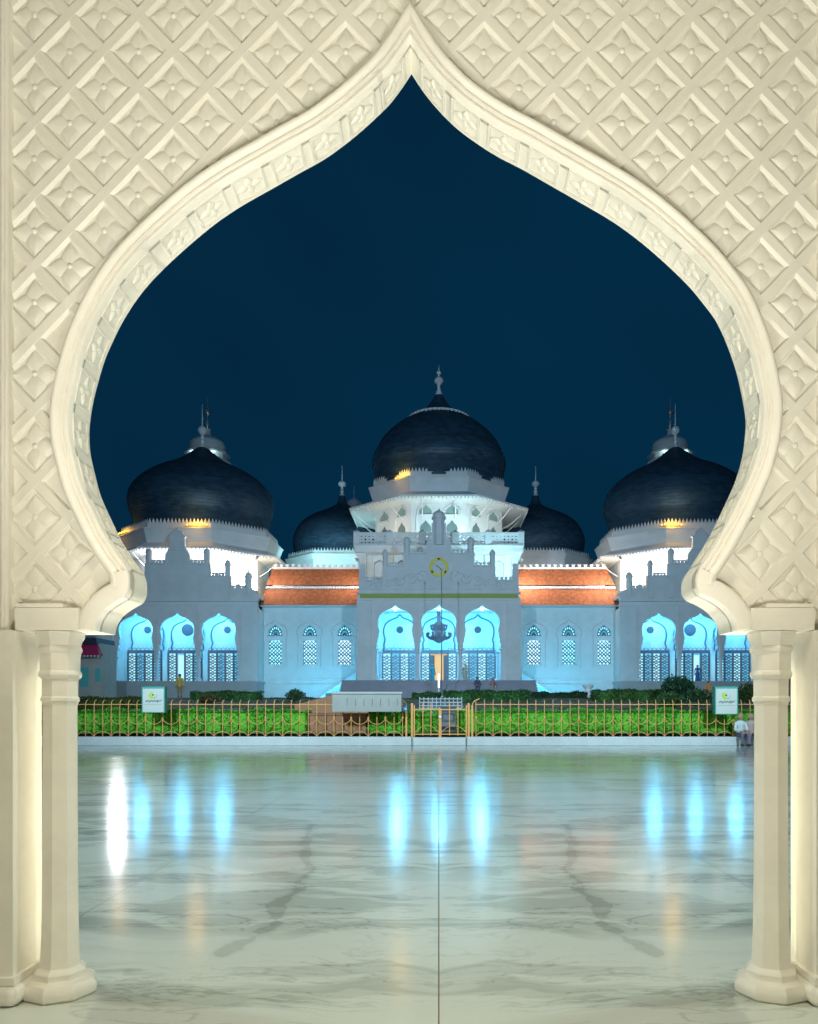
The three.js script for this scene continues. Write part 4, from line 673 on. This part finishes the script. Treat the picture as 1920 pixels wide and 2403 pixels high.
// middle tower
{
  const Dc = 83, k = F / Dc, y = (p) => Y(p, Dc);
  const prof = [[149, 1156], [150, 1135], [152, 1113], [156, 1098], [154, 1080], [149, 1068], [142, 1055], [134, 1041], [125, 1030], [112, 1017], [95, 1003], [80, 993], [66, 985], [54, 979], [42, 972], [30, 961], [20, 948], [11, 934], [8, 927]].map(([r, p]) => [r / k, y(p)]);
  const t = tower('central_tower', 'middle tower with octagonal drum and large black dome', 0, Dc, { aDrum: 6.45, yDrum0: 12, yCanopy: 21.1, aCanopy: 9, aCornice: 7.15, yCornice: 22.15, hCornice: 1.25, yCrest: 24.1, profile: prof });
  put(t, 'dome_collar', crease(lathe([[68 / k, y(988)], [72 / k, y(987)], [72 / k, y(983)], [64 / k, y(979)], [50 / k, y(976)]], 48), 0.4), M.white);
  put(t, 'collar_fringe', merge(Array.from({ length: 44 }, (_, i) => new THREE.ConeGeometry(0.2, 0.55, 4).rotateX(Math.PI).translate(0, y(992), 72 / k).rotateY(i / 44 * 6.283))), M.white);
  put(t, 'finial', finial(y(853) - y(927)).scale(0.95, 1, 0.95), M.trim, 0, y(928), 0);
  // arched windows on the drum
  for (let f = -1; f <= 1; f++) for (const q of [-1.28, 1.28]) {
    const ang = f * Math.PI / 4, w = 0.56, yb = Y(1206, 76.5), sh = [[q - w, 0], [q + w, 0], [q + w * 1.08, 0.28], [q + w * 0.85, 0.5], [q + w * 0.4, 0.64], [q, 0.86], [q - w * 0.4, 0.64], [q - w * 0.85, 0.5], [q - w * 1.08, 0.28]];
    put(t, 'drum_window', ext(sh, 6.4, 6.5).rotateY(ang), mat(0.28, 0.38, 0.35, 0.25), 0, yb, 0);
    put(t, 'window_hood', tube([...sh.slice(2), sh[0], sh[1]].map(([a, b]) => [q + (a - q) * 1.3, b * 1.2 + (b ? 0 : -1.9), 6.5]), 0.07, 50, 5, false).rotateY(ang), M.white, 0, yb, 0);
    put(t, 'window_sill', bx(2 * w + 0.3, 0.12, 0.2, q, -0.1, 6.5).rotateY(ang), M.white, 0, yb, 0);
    const lowr = sh.map(([a, b]) => [q + (a - q) * 0.92, b * 1.35]); put(t, 'lower_window', ext(lowr, 6.4, 6.48).rotateY(ang), mat(0.16, 0.22, 0.22, 0.25), 0, yb - 1.75, 0);
  }
  // balcony with pierced balustrade
  const Db = 73.6, kb = F / Db, yb = (p) => Y(p, Db);
  const slabY0 = yb(1296), slabY1 = yb(1281);
  put(t, 'balcony_slab', boxUV(span(-198 / kb, 198 / kb, slabY0, slabY1, 6, Dc - Db + 0.15), 3), M.white);
  put(t, 'balcony_moulding', boxUV(span(-200 / kb, 200 / kb, slabY1 - 0.08, slabY1 + 0.06, 6.2, Dc - Db + 0.25), 3), M.white);
  for (let i = 0; i < 6; i++) { const x = (-193 + i * 77.2) / kb; put(t, 'balustrade_post', boxUV(bx(0.56, yb(1250) - slabY1 - 0.06, 0.5, x, (yb(1250) + slabY1) / 2 + 0.03, Dc - Db - 0.1), 3), M.white); put(t, 'post_cap', lathe([[0.4, 0], [0.44, 0.05], [0.3, 0.16], [0, 0.32]], 4).rotateY(Math.PI / 4), M.white, x, yb(1250), Dc - Db - 0.1);
    if (i < 5) { const x0 = x + 0.28, x1 = x + 77.2 / kb - 0.28, w = x1 - x0, h = yb(1253) - slabY1 - 0.1, holes = []; for (let r = 0; r < 3; r++) for (let c = 0; c < 7; c++) { const hx = x0 + w * (c + 0.5) / 7, hy = slabY1 + 0.1 + h * (r * 0.29 + 0.22), a = w / 7 * ((r + c) % 2 ? 0.22 : 0.36), b = h * ((r === 1) && (c % 2) ? 0.1 : 0.065); holes.push([[hx - a, hy], [hx, hy - b], [hx + a, hy], [hx, hy + b]]); }
      put(t, 'pierced_panel', boxUV(ext([[x0, slabY1 + 0.07], [x1, slabY1 + 0.07], [x1, slabY1 + 0.1 + h], [x0, slabY1 + 0.1 + h]], Dc - Db - 0.2, Dc - Db - 0.05, holes), 3), M.white);
      put(t, 'handrail', boxUV(span(x0, x1, slabY1 + 0.1 + h, slabY1 + 0.26 + h, Dc - Db - 0.28, Dc - Db + 0.03), 3), M.white); } }
  for (const s of [-1, 1]) { put(t, 'side_parapet', boxUV(span(s * 198 / kb, s * 191 / kb, slabY1 + 0.07, yb(1253), 2, Dc - Db - 0.4), 3), M.white);
    put(t, 'corbel', boxUV(ext([[s * 172 / kb, slabY0 - 2.2], [s * 172 / kb, slabY0 - 0.01], [s * 196 / kb, slabY0 - 0.01]], 5, Dc - Db - 0.2), 3), M.white); }
  put(t, 'tower_base', boxUV(span(-172 / kb, 172 / kb, 11.5, slabY0 - 0.002, -6, Dc - 76), 3), M.white);
  put(t, 'base_front', boxUV(ext([[-172 / kb, 11.5], [172 / kb, 11.5], [172 / kb, slabY0 - 0.003], [-172 / kb, slabY0 - 0.003]], Dc - 75.99, Dc - 75.2, [-143, -90, 90, 143].map((c) => [[(c - 13) / kb, yb(1362)], [(c + 13) / kb, yb(1362)], [(c + 13) / kb, yb(1314)], [c / kb, yb(1306)], [(c - 13) / kb, yb(1314)]])), 3), M.white);
  for (const c of [-168, -118, -60, 60, 118, 168]) put(t, 'base_pilaster', boxUV(span((c - 9) / kb, (c + 9) / kb, 11.5, slabY0 - 0.004, Dc - 75.3, Dc - 74.9), 3), M.white);
}
// corner towers
for (const s of [-1, 1]) {
  const Dc = 80, cx = s * 555 / F * Dc, k = F / Dc, y = (p) => Y(p, Dc);
  const prof = [[157, 1268], [158, 1248], [160, 1226], [166, 1208], [170, 1190], [168, 1172], [162, 1157], [150, 1143], [137, 1131], [120, 1119], [100, 1108], [78, 1098], [56, 1086], [36, 1072], [20, 1059], [9, 1051]].map(([r, p]) => [r / k * 0.968, y(p)]);
  const t = tower('corner_tower', (s < 0 ? 'left' : 'right') + ' corner tower with pointed black dome over a white drum', cx, Dc, { aDrum: 6.2, yDrum0: 10, yCanopy: 15.75, aCanopy: 8.35, aCornice: 7.6, yCornice: 16.5, hCornice: 1.2, yCrest: 18.35, profile: prof });
  put(t, 'finial', finialRod(y(948) - y(1052)).scale(0.95, 1, 0.95), M.trim, 0, y(1053), 0);
  for (let f = -1; f <= 1; f++) { const ang = f * Math.PI / 4, w = 0.7, sh = [[-w, 0], [w, 0], [w, 1.4], [w * 0.8, 1.85], [w * 0.4, 2.1], [0, 2.4], [-w * 0.4, 2.1], [-w * 0.8, 1.85], [-w, 1.4]];
    put(t, 'window_hood', tube([...sh.slice(1), sh[0]].map(([a, b]) => [a * 1.25, b * 1.08, 6.24]), 0.06, 40, 5).rotateY(ang), M.white, 0, 11.4, 0); }
}
// rear domes
for (const s of [-1, 1]) {
  const Dc = 92, cx = s * 227 / F * Dc, k = F / Dc, y = (p) => Y(p, Dc);
  const prof = [[107, 1326], [109, 1312], [110, 1298], [113, 1280], [112, 1266], [106, 1249], [97, 1235], [84, 1223], [70, 1214], [55, 1207], [40, 1200], [26, 1193], [14, 1185], [9, 1175], [7, 1164]].map(([r, p]) => [r / k, y(p)]);
  const t = put(mosque, 'rear_dome', dome(prof), domeMat, cx, 0, -Dc); t.userData.label = (s < 0 ? 'left' : 'right') + ' rear dome rising behind the tiled roof';
  put(t, 'drum', boxUV(merge([oct(5.9, 10, 5.9, y(1332)), oct(6.0, y(1332) + 0.001, 6.2, y(1322))]), 3), M.white);
  put(t, 'crest_wall', boxUV(oct(5.85, y(1322) + 0.002, 5.85, y(1314)), 3), M.white); ringOf(t, 'crest_fringe', leafToothG, M.white, 5.8, y(1312), 0, 0, 0.34);
  put(t, 'finial', finialRod(y(1092) - y(1164)).scale(0.95, 1, 0.95), M.trim, 0, y(1165), 0);
}
// minarets behind the corner towers
for (const s of [-1, 1]) {
  const D = 105, k = F / D, y = (p) => Y(p, D), t = thing('minaret', 'white minaret with bulbous cupola behind the ' + (s < 0 ? 'left' : 'right') + ' corner dome', 'minaret', s * 543 / F * D, 0, -D, 'minarets behind the mosque');
  put(t, 'shaft', boxUV(oct(2.3, 0, 2.0, y(1097)), 3), M.white);
  put(t, 'eave', boxUV(merge([oct(3.5, y(1097) + 0.01, 3.3, y(1091)), oct(3.3, y(1091) + 0.001, 2.5, y(1080))]), 3), M.white);
  put(t, 'neck', boxUV(merge([oct(2.35, y(1081), 2.3, y(1070)), oct(2.75, y(1070) + 0.002, 2.75, y(1066))]), 3), M.white);
  put(t, 'cupola', crease(lathe([[2.1, y(1066)], [2.3, y(1058)], [2.36, y(1049)], [2.2, y(1040)], [1.75, y(1033)], [1.1, y(1028)], [0.5, y(1022)], [0.35, y(1012)], [0.5, y(1008)], [0.2, y(1006)]], 28), 0.5), M.white);
  put(t, 'finial', lathe([[0.14, y(1006)], [0.3, y(998)], [0.3, y(990)], [0.1, y(984)], [0.08, y(978)], [0.3, y(974)], [0.45, y(968)], [0.3, y(962)], [0.06, y(958)], [0.03, y(934)], [0, y(934)]], 14), M.steel);
}
{ const D = 118, t = thing('far_finial_tower', 'thin spire just above the left edge of the middle eave', 'spire', X(831, D), 0, -D); put(t, 'shaft', oct(1.4, 0, 1.1, Y(1182, D)), M.white); put(t, 'cupola', lathe([[1.0, Y(1184, D)], [1.1, Y(1179, D)], [0.5, Y(1172, D)], [0.06, Y(1168, D)], [0.05, Y(1142, D)], [0, Y(1142, D)]], 14), M.trim); }
// flagpole before the portico
{ const t = thing('flagpole', 'thin dark flagpole standing before the middle arch', 'flagpole', X(1036.5, 62), 1.9, -62); put(t, 'shaft', new THREE.CylinderGeometry(0.03, 0.05, Y(1338, 62) - 1.9, 8).translate(0, (Y(1338, 62) - 1.9) / 2, 0), mat(0.2, 0.2, 0.22, 0.5)); put(t, 'base', lathe([[0, 0], [0.3, 0], [0.3, 0.2], [0.12, 0.35], [0, 0.35]], 10), M.trim); put(t, 'ball', new THREE.SphereGeometry(0.1, 10, 8).translate(0, Y(1338, 62) - 1.9, 0), M.gold);
  const w = thing('bollard_lamp', 'short bright white post lamp on the central stairs', 'lamp', X(1030, 64), 2.2, -64); put(w, 'post', new THREE.CylinderGeometry(0.05, 0.07, 0.7, 8).translate(0, 0.35, 0), M.trim); put(w, 'lamp_tube', new THREE.CylinderGeometry(0.06, 0.06, 1.1, 8).translate(0, 1.26, 0), glow(0.75, 0.95, 1, 4)); point(w, 0.75, 0.95, 1, 3, 0, 1.3, 0.15, 3); }
// kiosk at the far left
{ const D = 62, k = F / D, x0 = X(186, D), x1 = X(240, D), t = thing('kiosk', 'small kiosk with crimson awning at the far left edge', 'kiosk');
  put(t, 'body', boxUV(span(x0 - 1, x1 - 0.1, 1.8, Y(1510, D), -D - 3, -D), 3), plaster(0.5, 0.48, 0.44, 0.7));
  put(t, 'roof', ext([[x0 - 1.2, Y(1514, D)], [x1 - 0.3, Y(1514, D)], [x1 - 0.35, Y(1497, D)], [x0 - 1.2, Y(1497, D)]], -D - 3.2, -D + 0.3), mat(0.03, 0.03, 0.05, 0.6));
  const aw = ext([[x0 - 1.2, Y(1539, D)], [x1 + 0.12, Y(1539, D)], [x1 - 0.25, Y(1515, D)], [x0 - 1.2, Y(1515, D)]], -D + 0.1, -D + 0.9), ap = aw.attributes.position; for (let i = 0; i < ap.count; i++) if (ap.getY(i) > Y(1520, D)) ap.setZ(i, Math.min(ap.getZ(i), -D + 0.3));
  put(t, 'awning', flat(aw), mat(0.5, 0.02, 0.1, 0.7));
  for (let i = 0; i < 12; i++) put(t, 'valance_tab', bx(0.14, 0.12, 0.03, x0 - 1.1 + i * 0.27, Y(1541, D), -D + 0.88), M.trim);
  put(t, 'lit_panel', span(x0 + 0.1, x0 + 0.75, Y(1612, D), Y(1566, D), -D + 0.005, -D + 0.03), mat(0.12, 0.5, 0.48, 0.5)); put(t, 'lit_panel', span(x1 - 0.55, x1 - 0.15, Y(1600, D), Y(1568, D), -D + 0.005, -D + 0.03), mat(0.12, 0.5, 0.48, 0.5));
}

// ------------------------------------------------------------------ floodlights round the mosque
const housing = merge([strip(new RoundedBoxGeometry(0.7, 0.5, 0.3, 2, 0.04)), bx(0.5, 0.06, 0.2, 0, -0.32, 0)]);
function floodlight(x, y, z, tx, ty, tz, col, cd, label, group, k = 6, size = 10) {
  const t = thing('floodlight', label, 'floodlight', x, y, z, group); const h = put(t, 'housing', housing, M.steel); h.lookAt(tx, ty, tz); h.scale.setScalar(y > 5 ? 0.55 : 0.9);
  put(h, 'lens', bx(0.58, 0.38, 0.01, 0, 0, 0.158), glow(col[0], col[1], col[2], k));
  const d = new THREE.Vector3(tx - x, ty - y, tz - z).normalize().multiplyScalar(0.34);
  spot(scene, ...col, cd, x + d.x, y + d.y, z + d.z, tx, ty, tz, 1.35, size, 1);
  return t;
}
function amberLamp(cx, cz, f, a, along, y, cd, label) {            // a bar of amber lamps before the crest, on side f of the octagon
  const ang = f * Math.PI / 4, t = thing('amber_lamp', label, 'lamp', cx + Math.sin(ang) * a + Math.cos(ang) * along, y, cz + Math.cos(ang) * a - Math.sin(ang) * along, 'amber lamps at the feet of the domes'); t.rotation.y = ang;
  for (let i = 0; i < 7; i++) put(t, 'bulb', new THREE.SphereGeometry(0.085, 8, 6).translate(-0.9 + i * 0.3, 0.05 + 0.05 * (i % 2), 0), glow(1, 0.5, 0.06, 3));
  put(t, 'bar', bx(2.1, 0.05, 0.06, 0, -0.06, 0), M.dark); put(t, 'bracket', bx(0.06, 0.1, 0.06, 0, -0.13, 0), M.dark); point(t, 1, 0.5, 0.06, cd * 0.75, 0, 0.3, 0.3, 26);
}
const WHITE = [0.95, 0.98, 1], CYAN = [0.3, 0.82, 1], AMBER = [1, 0.55, 0.08], WARM = [1, 0.86, 0.66];
for (const s of [-1, 1]) {
  const n = s < 0 ? 'left' : 'right', cx = s * 24;
  floodlight(cx - s * 3.6, 12.5, -72.1, cx - s * 1.8, 14.4, -74.4, WHITE, 150, 'white floodlight behind the ' + n + ' gable, inner side', 'floodlights on the roofs');
  floodlight(cx + s * 3.2, 12.5, -72.1, cx + s * 1.6, 14.6, -74.4, WHITE, 100, 'white floodlight behind the ' + n + ' gable, outer side', 'floodlights on the roofs');
  floodlight(cx - s * 6.6, 12.2, -74.9, cx - s * 5.2, 14.6, -78, WARM, 70, 'floodlight at the inner corner of the ' + n + ' tower', 'floodlights on the roofs');
  const dc = s * 555 / F * 80;
  for (const [f, along, cd, w] of s < 0 ? [[0, 1.75, 13, ', front'], [-1, -1.6, 8, ', outer edge']] : [[0, -2.6, 16, '']]) amberLamp(dc, -80, f, 7.5, along, 18.0, cd, 'amber lamp bar at the foot of the ' + n + ' dome' + w);
  floodlight(s * 11.6, 2.3, -67, s * 11.6, 6.5, -74, [0.05, 0.62, 1], 78, 'cyan floodlight on the ground below the ' + n + ' windows', 'floodlights on the garden ground');
  floodlight(s * 9.6, 2.3, -69, s * 9.2, 4, -74, [0.05, 0.58, 1], 20, 'cyan floodlight beside the stairs, ' + n + ' side', 'floodlights on the garden ground');
}
floodlight(5.4, 12.3, -70.4, 4.6, 15.5, -75, [0.45, 0.88, 1], 130, 'cool floodlight behind the portico gable, right side', 'floodlights on the roofs', 6, 14);
floodlight(-5.4, 12.3, -70.4, -4.6, 15.5, -75, WARM, 16, 'dim warm floodlight behind the portico gable, left side', 'floodlights on the roofs', 6, 14);
floodlight(2.4, 16.85, -74.3, 1.8, 19.4, -76.6, [0.66, 0.96, 1], 34, 'cool floodlight on the balcony floor, right of the middle', 'floodlights on the roofs', 6, 10);
floodlight(-1.2, 16.85, -74.3, -1.0, 19.4, -76.6, [0.66, 0.96, 1], 22, 'cool floodlight on the balcony floor, near the middle', 'floodlights on the roofs', 6, 10);
floodlight(-5.6, 16.85, -75.4, -4.4, 19.4, -78.5, WARM, 26, 'warm floodlight on the balcony floor, left end', 'floodlights on the roofs', 6, 10);
floodlight(5.8, 16.85, -75.4, 4.6, 19.4, -78.5, [0.8, 0.96, 0.9], 26, 'cool floodlight on the balcony floor, right end', 'floodlights on the roofs', 6, 10);
for (const s of [-1, 1]) { const n = s < 0 ? 'left' : 'right', c = [1, 0.92, 0.84], k = s < 0 ? 0.22 : 0.48;
  floodlight(s * 16.9, 15.2, -73.4, s * 12.5, 11.8, -76.4, c, 230 * k, 'floodlight under the ' + n + ' tower eave over the tiled roof', 'floodlights on the roofs');
  floodlight(s * 7.6, 15.0, -73.4, s * 10.5, 11.8, -76.4, c, 190 * k, 'floodlight under the balcony over the ' + n + ' tiled roof', 'floodlights on the roofs');
  for (const q of [-1.6, 1.6]) floodlight(s * 543 / F * 105 + q, Y(1086, 105) + 0.25, -102.3, s * 543 / F * 105 + q * 0.4, Y(1045, 105), -104.5, [0.6, 0.92, 1], 3, 'cool floodlight on the eave of the ' + n + ' minaret, ' + (q < 0 ? 'left' : 'right') + ' one', 'floodlights on the roofs'); }
floodlight(-13.5, 15.0, -79.3, -11.4, 18, -88, [0.4, 0.9, 1], 190, 'floodlight on the roof before the left rear dome', 'floodlights on the roofs');
amberLamp(0, -83, -1, 6.95, 1.85, 23.66, 13, 'amber lamp bar at the foot of the middle dome');
// strong floodlight on the front of the left wing, aimed over the plaza
{ const D = 70.6, x = X(276, D), y = Y(1440, D), t = thing('plaza_floodlight', 'strong white floodlight on the left wing front, behind the arch foot', 'floodlight', x, y, -D); const h = put(t, 'housing', merge([strip(new RoundedBoxGeometry(1.1, 0.8, 0.3, 2, 0.05)), bx(0.1, 0.1, 0.4, 0, 0, -0.25)]), M.dark); h.lookAt(-8, 0, -20); put(h, 'lens', bx(0.72, 0.56, 0.01, 0, 0, 0.158), glow(0.97, 0.95, 1, 12)); spot(scene, 0.97, 0.96, 1, 90, x + 0.2, y - 0.05, -D + 0.6, -8, 0, -20, 0.9, 20, 0.6); }
// tall plaza lamp masts beside the archway, out of the picture, that light the plaza, the garden and the facade
for (const s of [-1, 1]) {
  const t = thing('lamp_mast', 'tall plaza lamp mast standing ' + (s < 0 ? 'left' : 'right') + ' of the archway', 'lamp mast', s * 13, 0, -8, 'plaza lamp masts');
  put(t, 'pole', new THREE.CylinderGeometry(0.09, 0.17, 13, 10).translate(0, 6.5, 0), M.steel); put(t, 'foot', lathe([[0, 0], [0.35, 0], [0.35, 0.1], [0.2, 0.3], [0, 0.3]], 12), M.steel);
  for (const [y, cd, ty, tz, col, ang] of [[13, 2700, 8, -70, [0.49, 0.77, 1], 0.62], [12, 500, 0, -19, [0.82, 1, 0.93], 1.05]]) {
    const h = put(t, 'head', strip(new RoundedBoxGeometry(1.5, 0.8, 0.3, 2, 0.06)), M.dark, 0, y, -0.3); h.lookAt(0, ty, tz);
    put(h, 'lens', bx(1.3, 0.65, 0.01, 0, 0, 0.158), glow(...col, 4));
    const d = new THREE.Vector3(-s * 13, ty - y, tz + 8).normalize().multiplyScalar(0.5);
    spot(scene, ...col, cd, s * 13 + d.x, y + d.y, -8.3 + d.z, 0, ty, tz, ang, 30, 0.6);
  }
}

// ------------------------------------------------------------------ people
function body(caps, res, lo, size, blend = 0.05) {                 // caps: [ax,ay,az,ra, bx,by,bz,rb, colour]
  const mc = new MarchingCubes(res, new THREE.MeshStandardMaterial(), false, false, 40000); mc.isolation = 0; mc.reset();
  const h = res / 2, dist = (c, x, y, z) => { const dx = c[4] - c[0], dy = c[5] - c[1], dz = c[6] - c[2], l = dx * dx + dy * dy + dz * dz || 1e-9, t = Math.max(0, Math.min(1, ((x - c[0]) * dx + (y - c[1]) * dy + (z - c[2]) * dz) / l)); return Math.hypot(x - c[0] - t * dx, y - c[1] - t * dy, z - c[2] - t * dz) - (c[3] + (c[7] - c[3]) * t); };
  for (let k = 0; k < res; k++) for (let j = 0; j < res; j++) for (let i = 0; i < res; i++) {
    const x = lo[0] + i / res * size, y = lo[1] + j / res * size, z = lo[2] + k / res * size; let e = 0; for (const c of caps) e += Math.exp(-Math.max(-3, Math.min(12, dist(c, x, y, z) / blend * 2)));
    mc.field[i + j * res + k * res * res] = i < 2 || j < 2 || k < 2 || i > res - 3 || j > res - 3 || k > res - 3 ? -1 : Math.log(e) * blend / 2;
  }
  mc.update(); const n = mc.count, pos = new Float32Array(n * 3), col = new Float32Array(n * 3);
  for (let v = 0; v < n; v++) { const p = [0, 1, 2].map((a) => lo[a] + (mc.positionArray[v * 3 + a] + 1) / 2 * size); pos.set(p, v * 3); let best = 1e9, c0; for (const c of caps) { const d = dist(c, ...p); if (d < best) { best = d; c0 = c[8]; } } col.set(c0, v * 3); }
  const g = new THREE.BufferGeometry(); g.setAttribute('position', new THREE.BufferAttribute(pos, 3)); g.setAttribute('color', new THREE.BufferAttribute(col, 3));
  const m = mergeVertices(g, 1e-4); m.computeVertexNormals(); return m;
}
const SKIN = [0.38, 0.22, 0.14], bodyMat = new THREE.MeshStandardMaterial({ vertexColors: true, roughness: 0.8 });
const headOf = (x, y, z) => [[x, y - 0.14, z - 0.01, 0.05, x, y - 0.06, z, 0.05, SKIN], [x, y - 0.03, z + 0.015, 0.07, x, y + 0.06, z - 0.01, 0.085, SKIN], [x, y, z + 0.08, 0.014, x, y - 0.02, z + 0.1, 0.014, SKIN], [x - 0.085, y + 0.01, z, 0.018, x - 0.085, y - 0.02, z, 0.014, SKIN], [x + 0.085, y + 0.01, z, 0.018, x + 0.085, y - 0.02, z, 0.014, SKIN]];
const handOf = (x, y, z, dx, dy, dz) => [[x, y, z, 0.035, x + dx * 0.08, y + dy * 0.08, z + dz * 0.08, 0.032, SKIN], ...[-0.03, -0.01, 0.01, 0.03].map((o, i) => [x + dx * 0.09 + o, y + dy * 0.09, z + dz * 0.09, 0.011, x + dx * (0.15 + (i % 3) * 0.01) + o, y + dy * 0.15 - 0.01, z + dz * 0.15, 0.009, SKIN]), [x + 0.035, y, z + 0.01, 0.012, x + 0.05 + dx * 0.05, y + dy * 0.05, z + dz * 0.06 + 0.01, 0.01, SKIN]];
function faceParts(t, x, y, z, hair, scarf) {
  const dark = mat(0.03, 0.02, 0.02, 0.4);
  for (const s of [-1, 1]) put(t, 'eye', new THREE.SphereGeometry(0.012, 6, 5), dark, x + s * 0.032, y + 0.025, z + 0.078);
  put(t, 'mouth', bx(0.045, 0.008, 0.01), mat(0.3, 0.1, 0.08, 0.6), x, y - 0.05, z + 0.082);
  const cap = scarf ? new THREE.SphereGeometry(0.118, 14, 10).scale(1, 1.18, 1).translate(0, 0.0, -0.035) : new THREE.SphereGeometry(0.104, 14, 9, 0, 6.283, 0, 1.75).translate(0, 0.035, -0.018);
  put(t, scarf ? 'headscarf' : 'hair', cap, mat(...hair, 0.85), x, y + 0.02, z);
}
function seated(x, y, z, turn, top, trousers, hair, scarf, label, seatH = 0.36) {
  const t = thing('person', label, 'person', x, y, z); t.rotation.y = turn; const s = seatH, c = [];
  c.push([0, s + 0.09, -0.1, 0.135, 0, s + 0.3, -0.08, 0.125, top], [0, s + 0.3, -0.08, 0.125, 0, s + 0.5, -0.05, 0.14, top], [-0.1, s + 0.54, -0.05, 0.07, 0.1, s + 0.54, -0.05, 0.07, top]);
  for (const q of [-1, 1]) c.push([q * 0.09, s + 0.08, -0.06, 0.085, q * 0.12, s + 0.09, 0.34, 0.065, trousers], [q * 0.12, s + 0.08, 0.34, 0.062, q * 0.12, 0.08, 0.3, 0.045, trousers], [q * 0.12, 0.045, 0.28, 0.045, q * 0.13, 0.035, 0.45, 0.035, [0.05, 0.04, 0.04]],
    [q * 0.19, s + 0.52, -0.05, 0.055, q * 0.24, s + 0.28, 0.02, 0.046, top], [q * 0.24, s + 0.28, 0.02, 0.043, q * 0.13, s + 0.2, 0.24, 0.034, top], ...handOf(q * 0.13, s + 0.2, 0.25, -q * 0.5, -0.2, 0.8));
  c.push(...headOf(0, s + 0.76, -0.02));
  put(t, 'body', body(c, 72, [-0.75, -0.12, -0.6], 1.5, 0.035), bodyMat); faceParts(t, 0, s + 0.76, -0.02, hair, scarf); return t;
}
function standing(x, y, z, turn, top, low, hair, scarf, label, h = 1.62, robe = false) {
  const t = thing('person', label, 'person', x, y, z); t.rotation.y = turn; const k = h / 1.62, c = [];
  c.push([0, 0.86, 0, 0.13, 0, 1.08, 0, 0.115, top], [0, 1.08, 0, 0.12, 0, 1.24, 0, 0.14, top], [-0.12, 1.3, 0, 0.07, 0.12, 1.3, 0, 0.07, top]);
  if (robe) c.push([0, 0.12, 0, 0.24, 0, 0.9, 0, 0.15, low]);
  for (const q of [-1, 1]) c.push([q * 0.09, 0.82, 0, 0.09, q * 0.1, 0.46, q * 0.03, 0.062, low], [q * 0.1, 0.46, q * 0.03, 0.06, q * 0.1, 0.09, q * 0.02, 0.045, low], [q * 0.1, 0.04, 0, 0.04, q * 0.11, 0.035, 0.16, 0.032, [0.05, 0.04, 0.04]],
    [q * 0.2, 1.29, 0, 0.055, q * 0.25, 1.04, -0.01, 0.045, top], [q * 0.25, 1.04, -0.01, 0.043, q * 0.25, 0.82, 0.08, 0.033, top], ...handOf(q * 0.25, 0.8, 0.09, 0, -1, 0.15));
  c.push(...headOf(0, 1.51, 0.01));
  put(t, 'body', body(c, 80, [-0.9, -0.08, -0.9], 1.8, 0.04), bodyMat); faceParts(t, 0, 1.51, 0.01, hair, scarf); t.scale.setScalar(k); return t;
}
seated(X(1741, 30.4), 0.002, KZ + 0.02, 0.1, [0.62, 0.68, 0.68], [0.16, 0.15, 0.24], [0.5, 0.28, 0.16], true, 'seated person in white top and grey-violet trousers on the kerb', KH);
seated(X(1764, 30.4), 0.002, KZ + 0.02, -0.15, [0.5, 0.36, 0.34], [0.3, 0.2, 0.24], [0.45, 0.3, 0.22], true, 'seated person in pinkish clothes half hidden by the right column', KH);
standing(X(422, 57.6), gardenY(-57.6), -57.6, 0.3, [0.6, 0.4, 0.06], [0.3, 0.2, 0.08], [0.05, 0.03, 0.02], false, 'standing person dressed in yellow in front of the left wing', 1.7);
standing(X(1662, 56), gardenY(-56), -56, -0.3, [0.75, 0.26, 0.06], [0.7, 0.28, 0.04], [0.05, 0.03, 0.02], false, 'standing person dressed in orange left of the right sign', 1.25);
standing(X(1637, 72.2), FLOOR, -72.2, -0.4, [0.05, 0.09, 0.3], [0.03, 0.1, 0.28], [0.5, 0.05, 0.35], true, 'person in dark blue robe and magenta headscarf in the right wing', 1.5, true);
standing(X(1015, 72.5), FLOOR, -72.5, 0.5, [0.05, 0.3, 0.36], [0.04, 0.26, 0.32], [0.05, 0.3, 0.36], true, 'person in teal robe at the middle doorway', 1.6, true);
standing(X(1092, 73.5), FLOOR, -73.5, -0.5, [0.4, 0.24, 0.16], [0.36, 0.22, 0.15], [0.4, 0.24, 0.16], true, 'person in brown robe beside the right door screen', 1.7, true);
seated(X(1121, 66.6), BASE + 0.85, -66.75, 0, [0.1, 0.1, 0.2], [0.09, 0.09, 0.16], [0.04, 0.04, 0.06], true, 'person in dark clothes seated on the stairs', 0.42);
seated(X(1157, 66.6), BASE + 0.85, -66.75, 0.2, [0.5, 0.22, 0.24], [0.5, 0.4, 0.3], [0.55, 0.4, 0.36], true, 'person in pink top seated on the stairs', 0.42);

renderer.render(scene, camera);
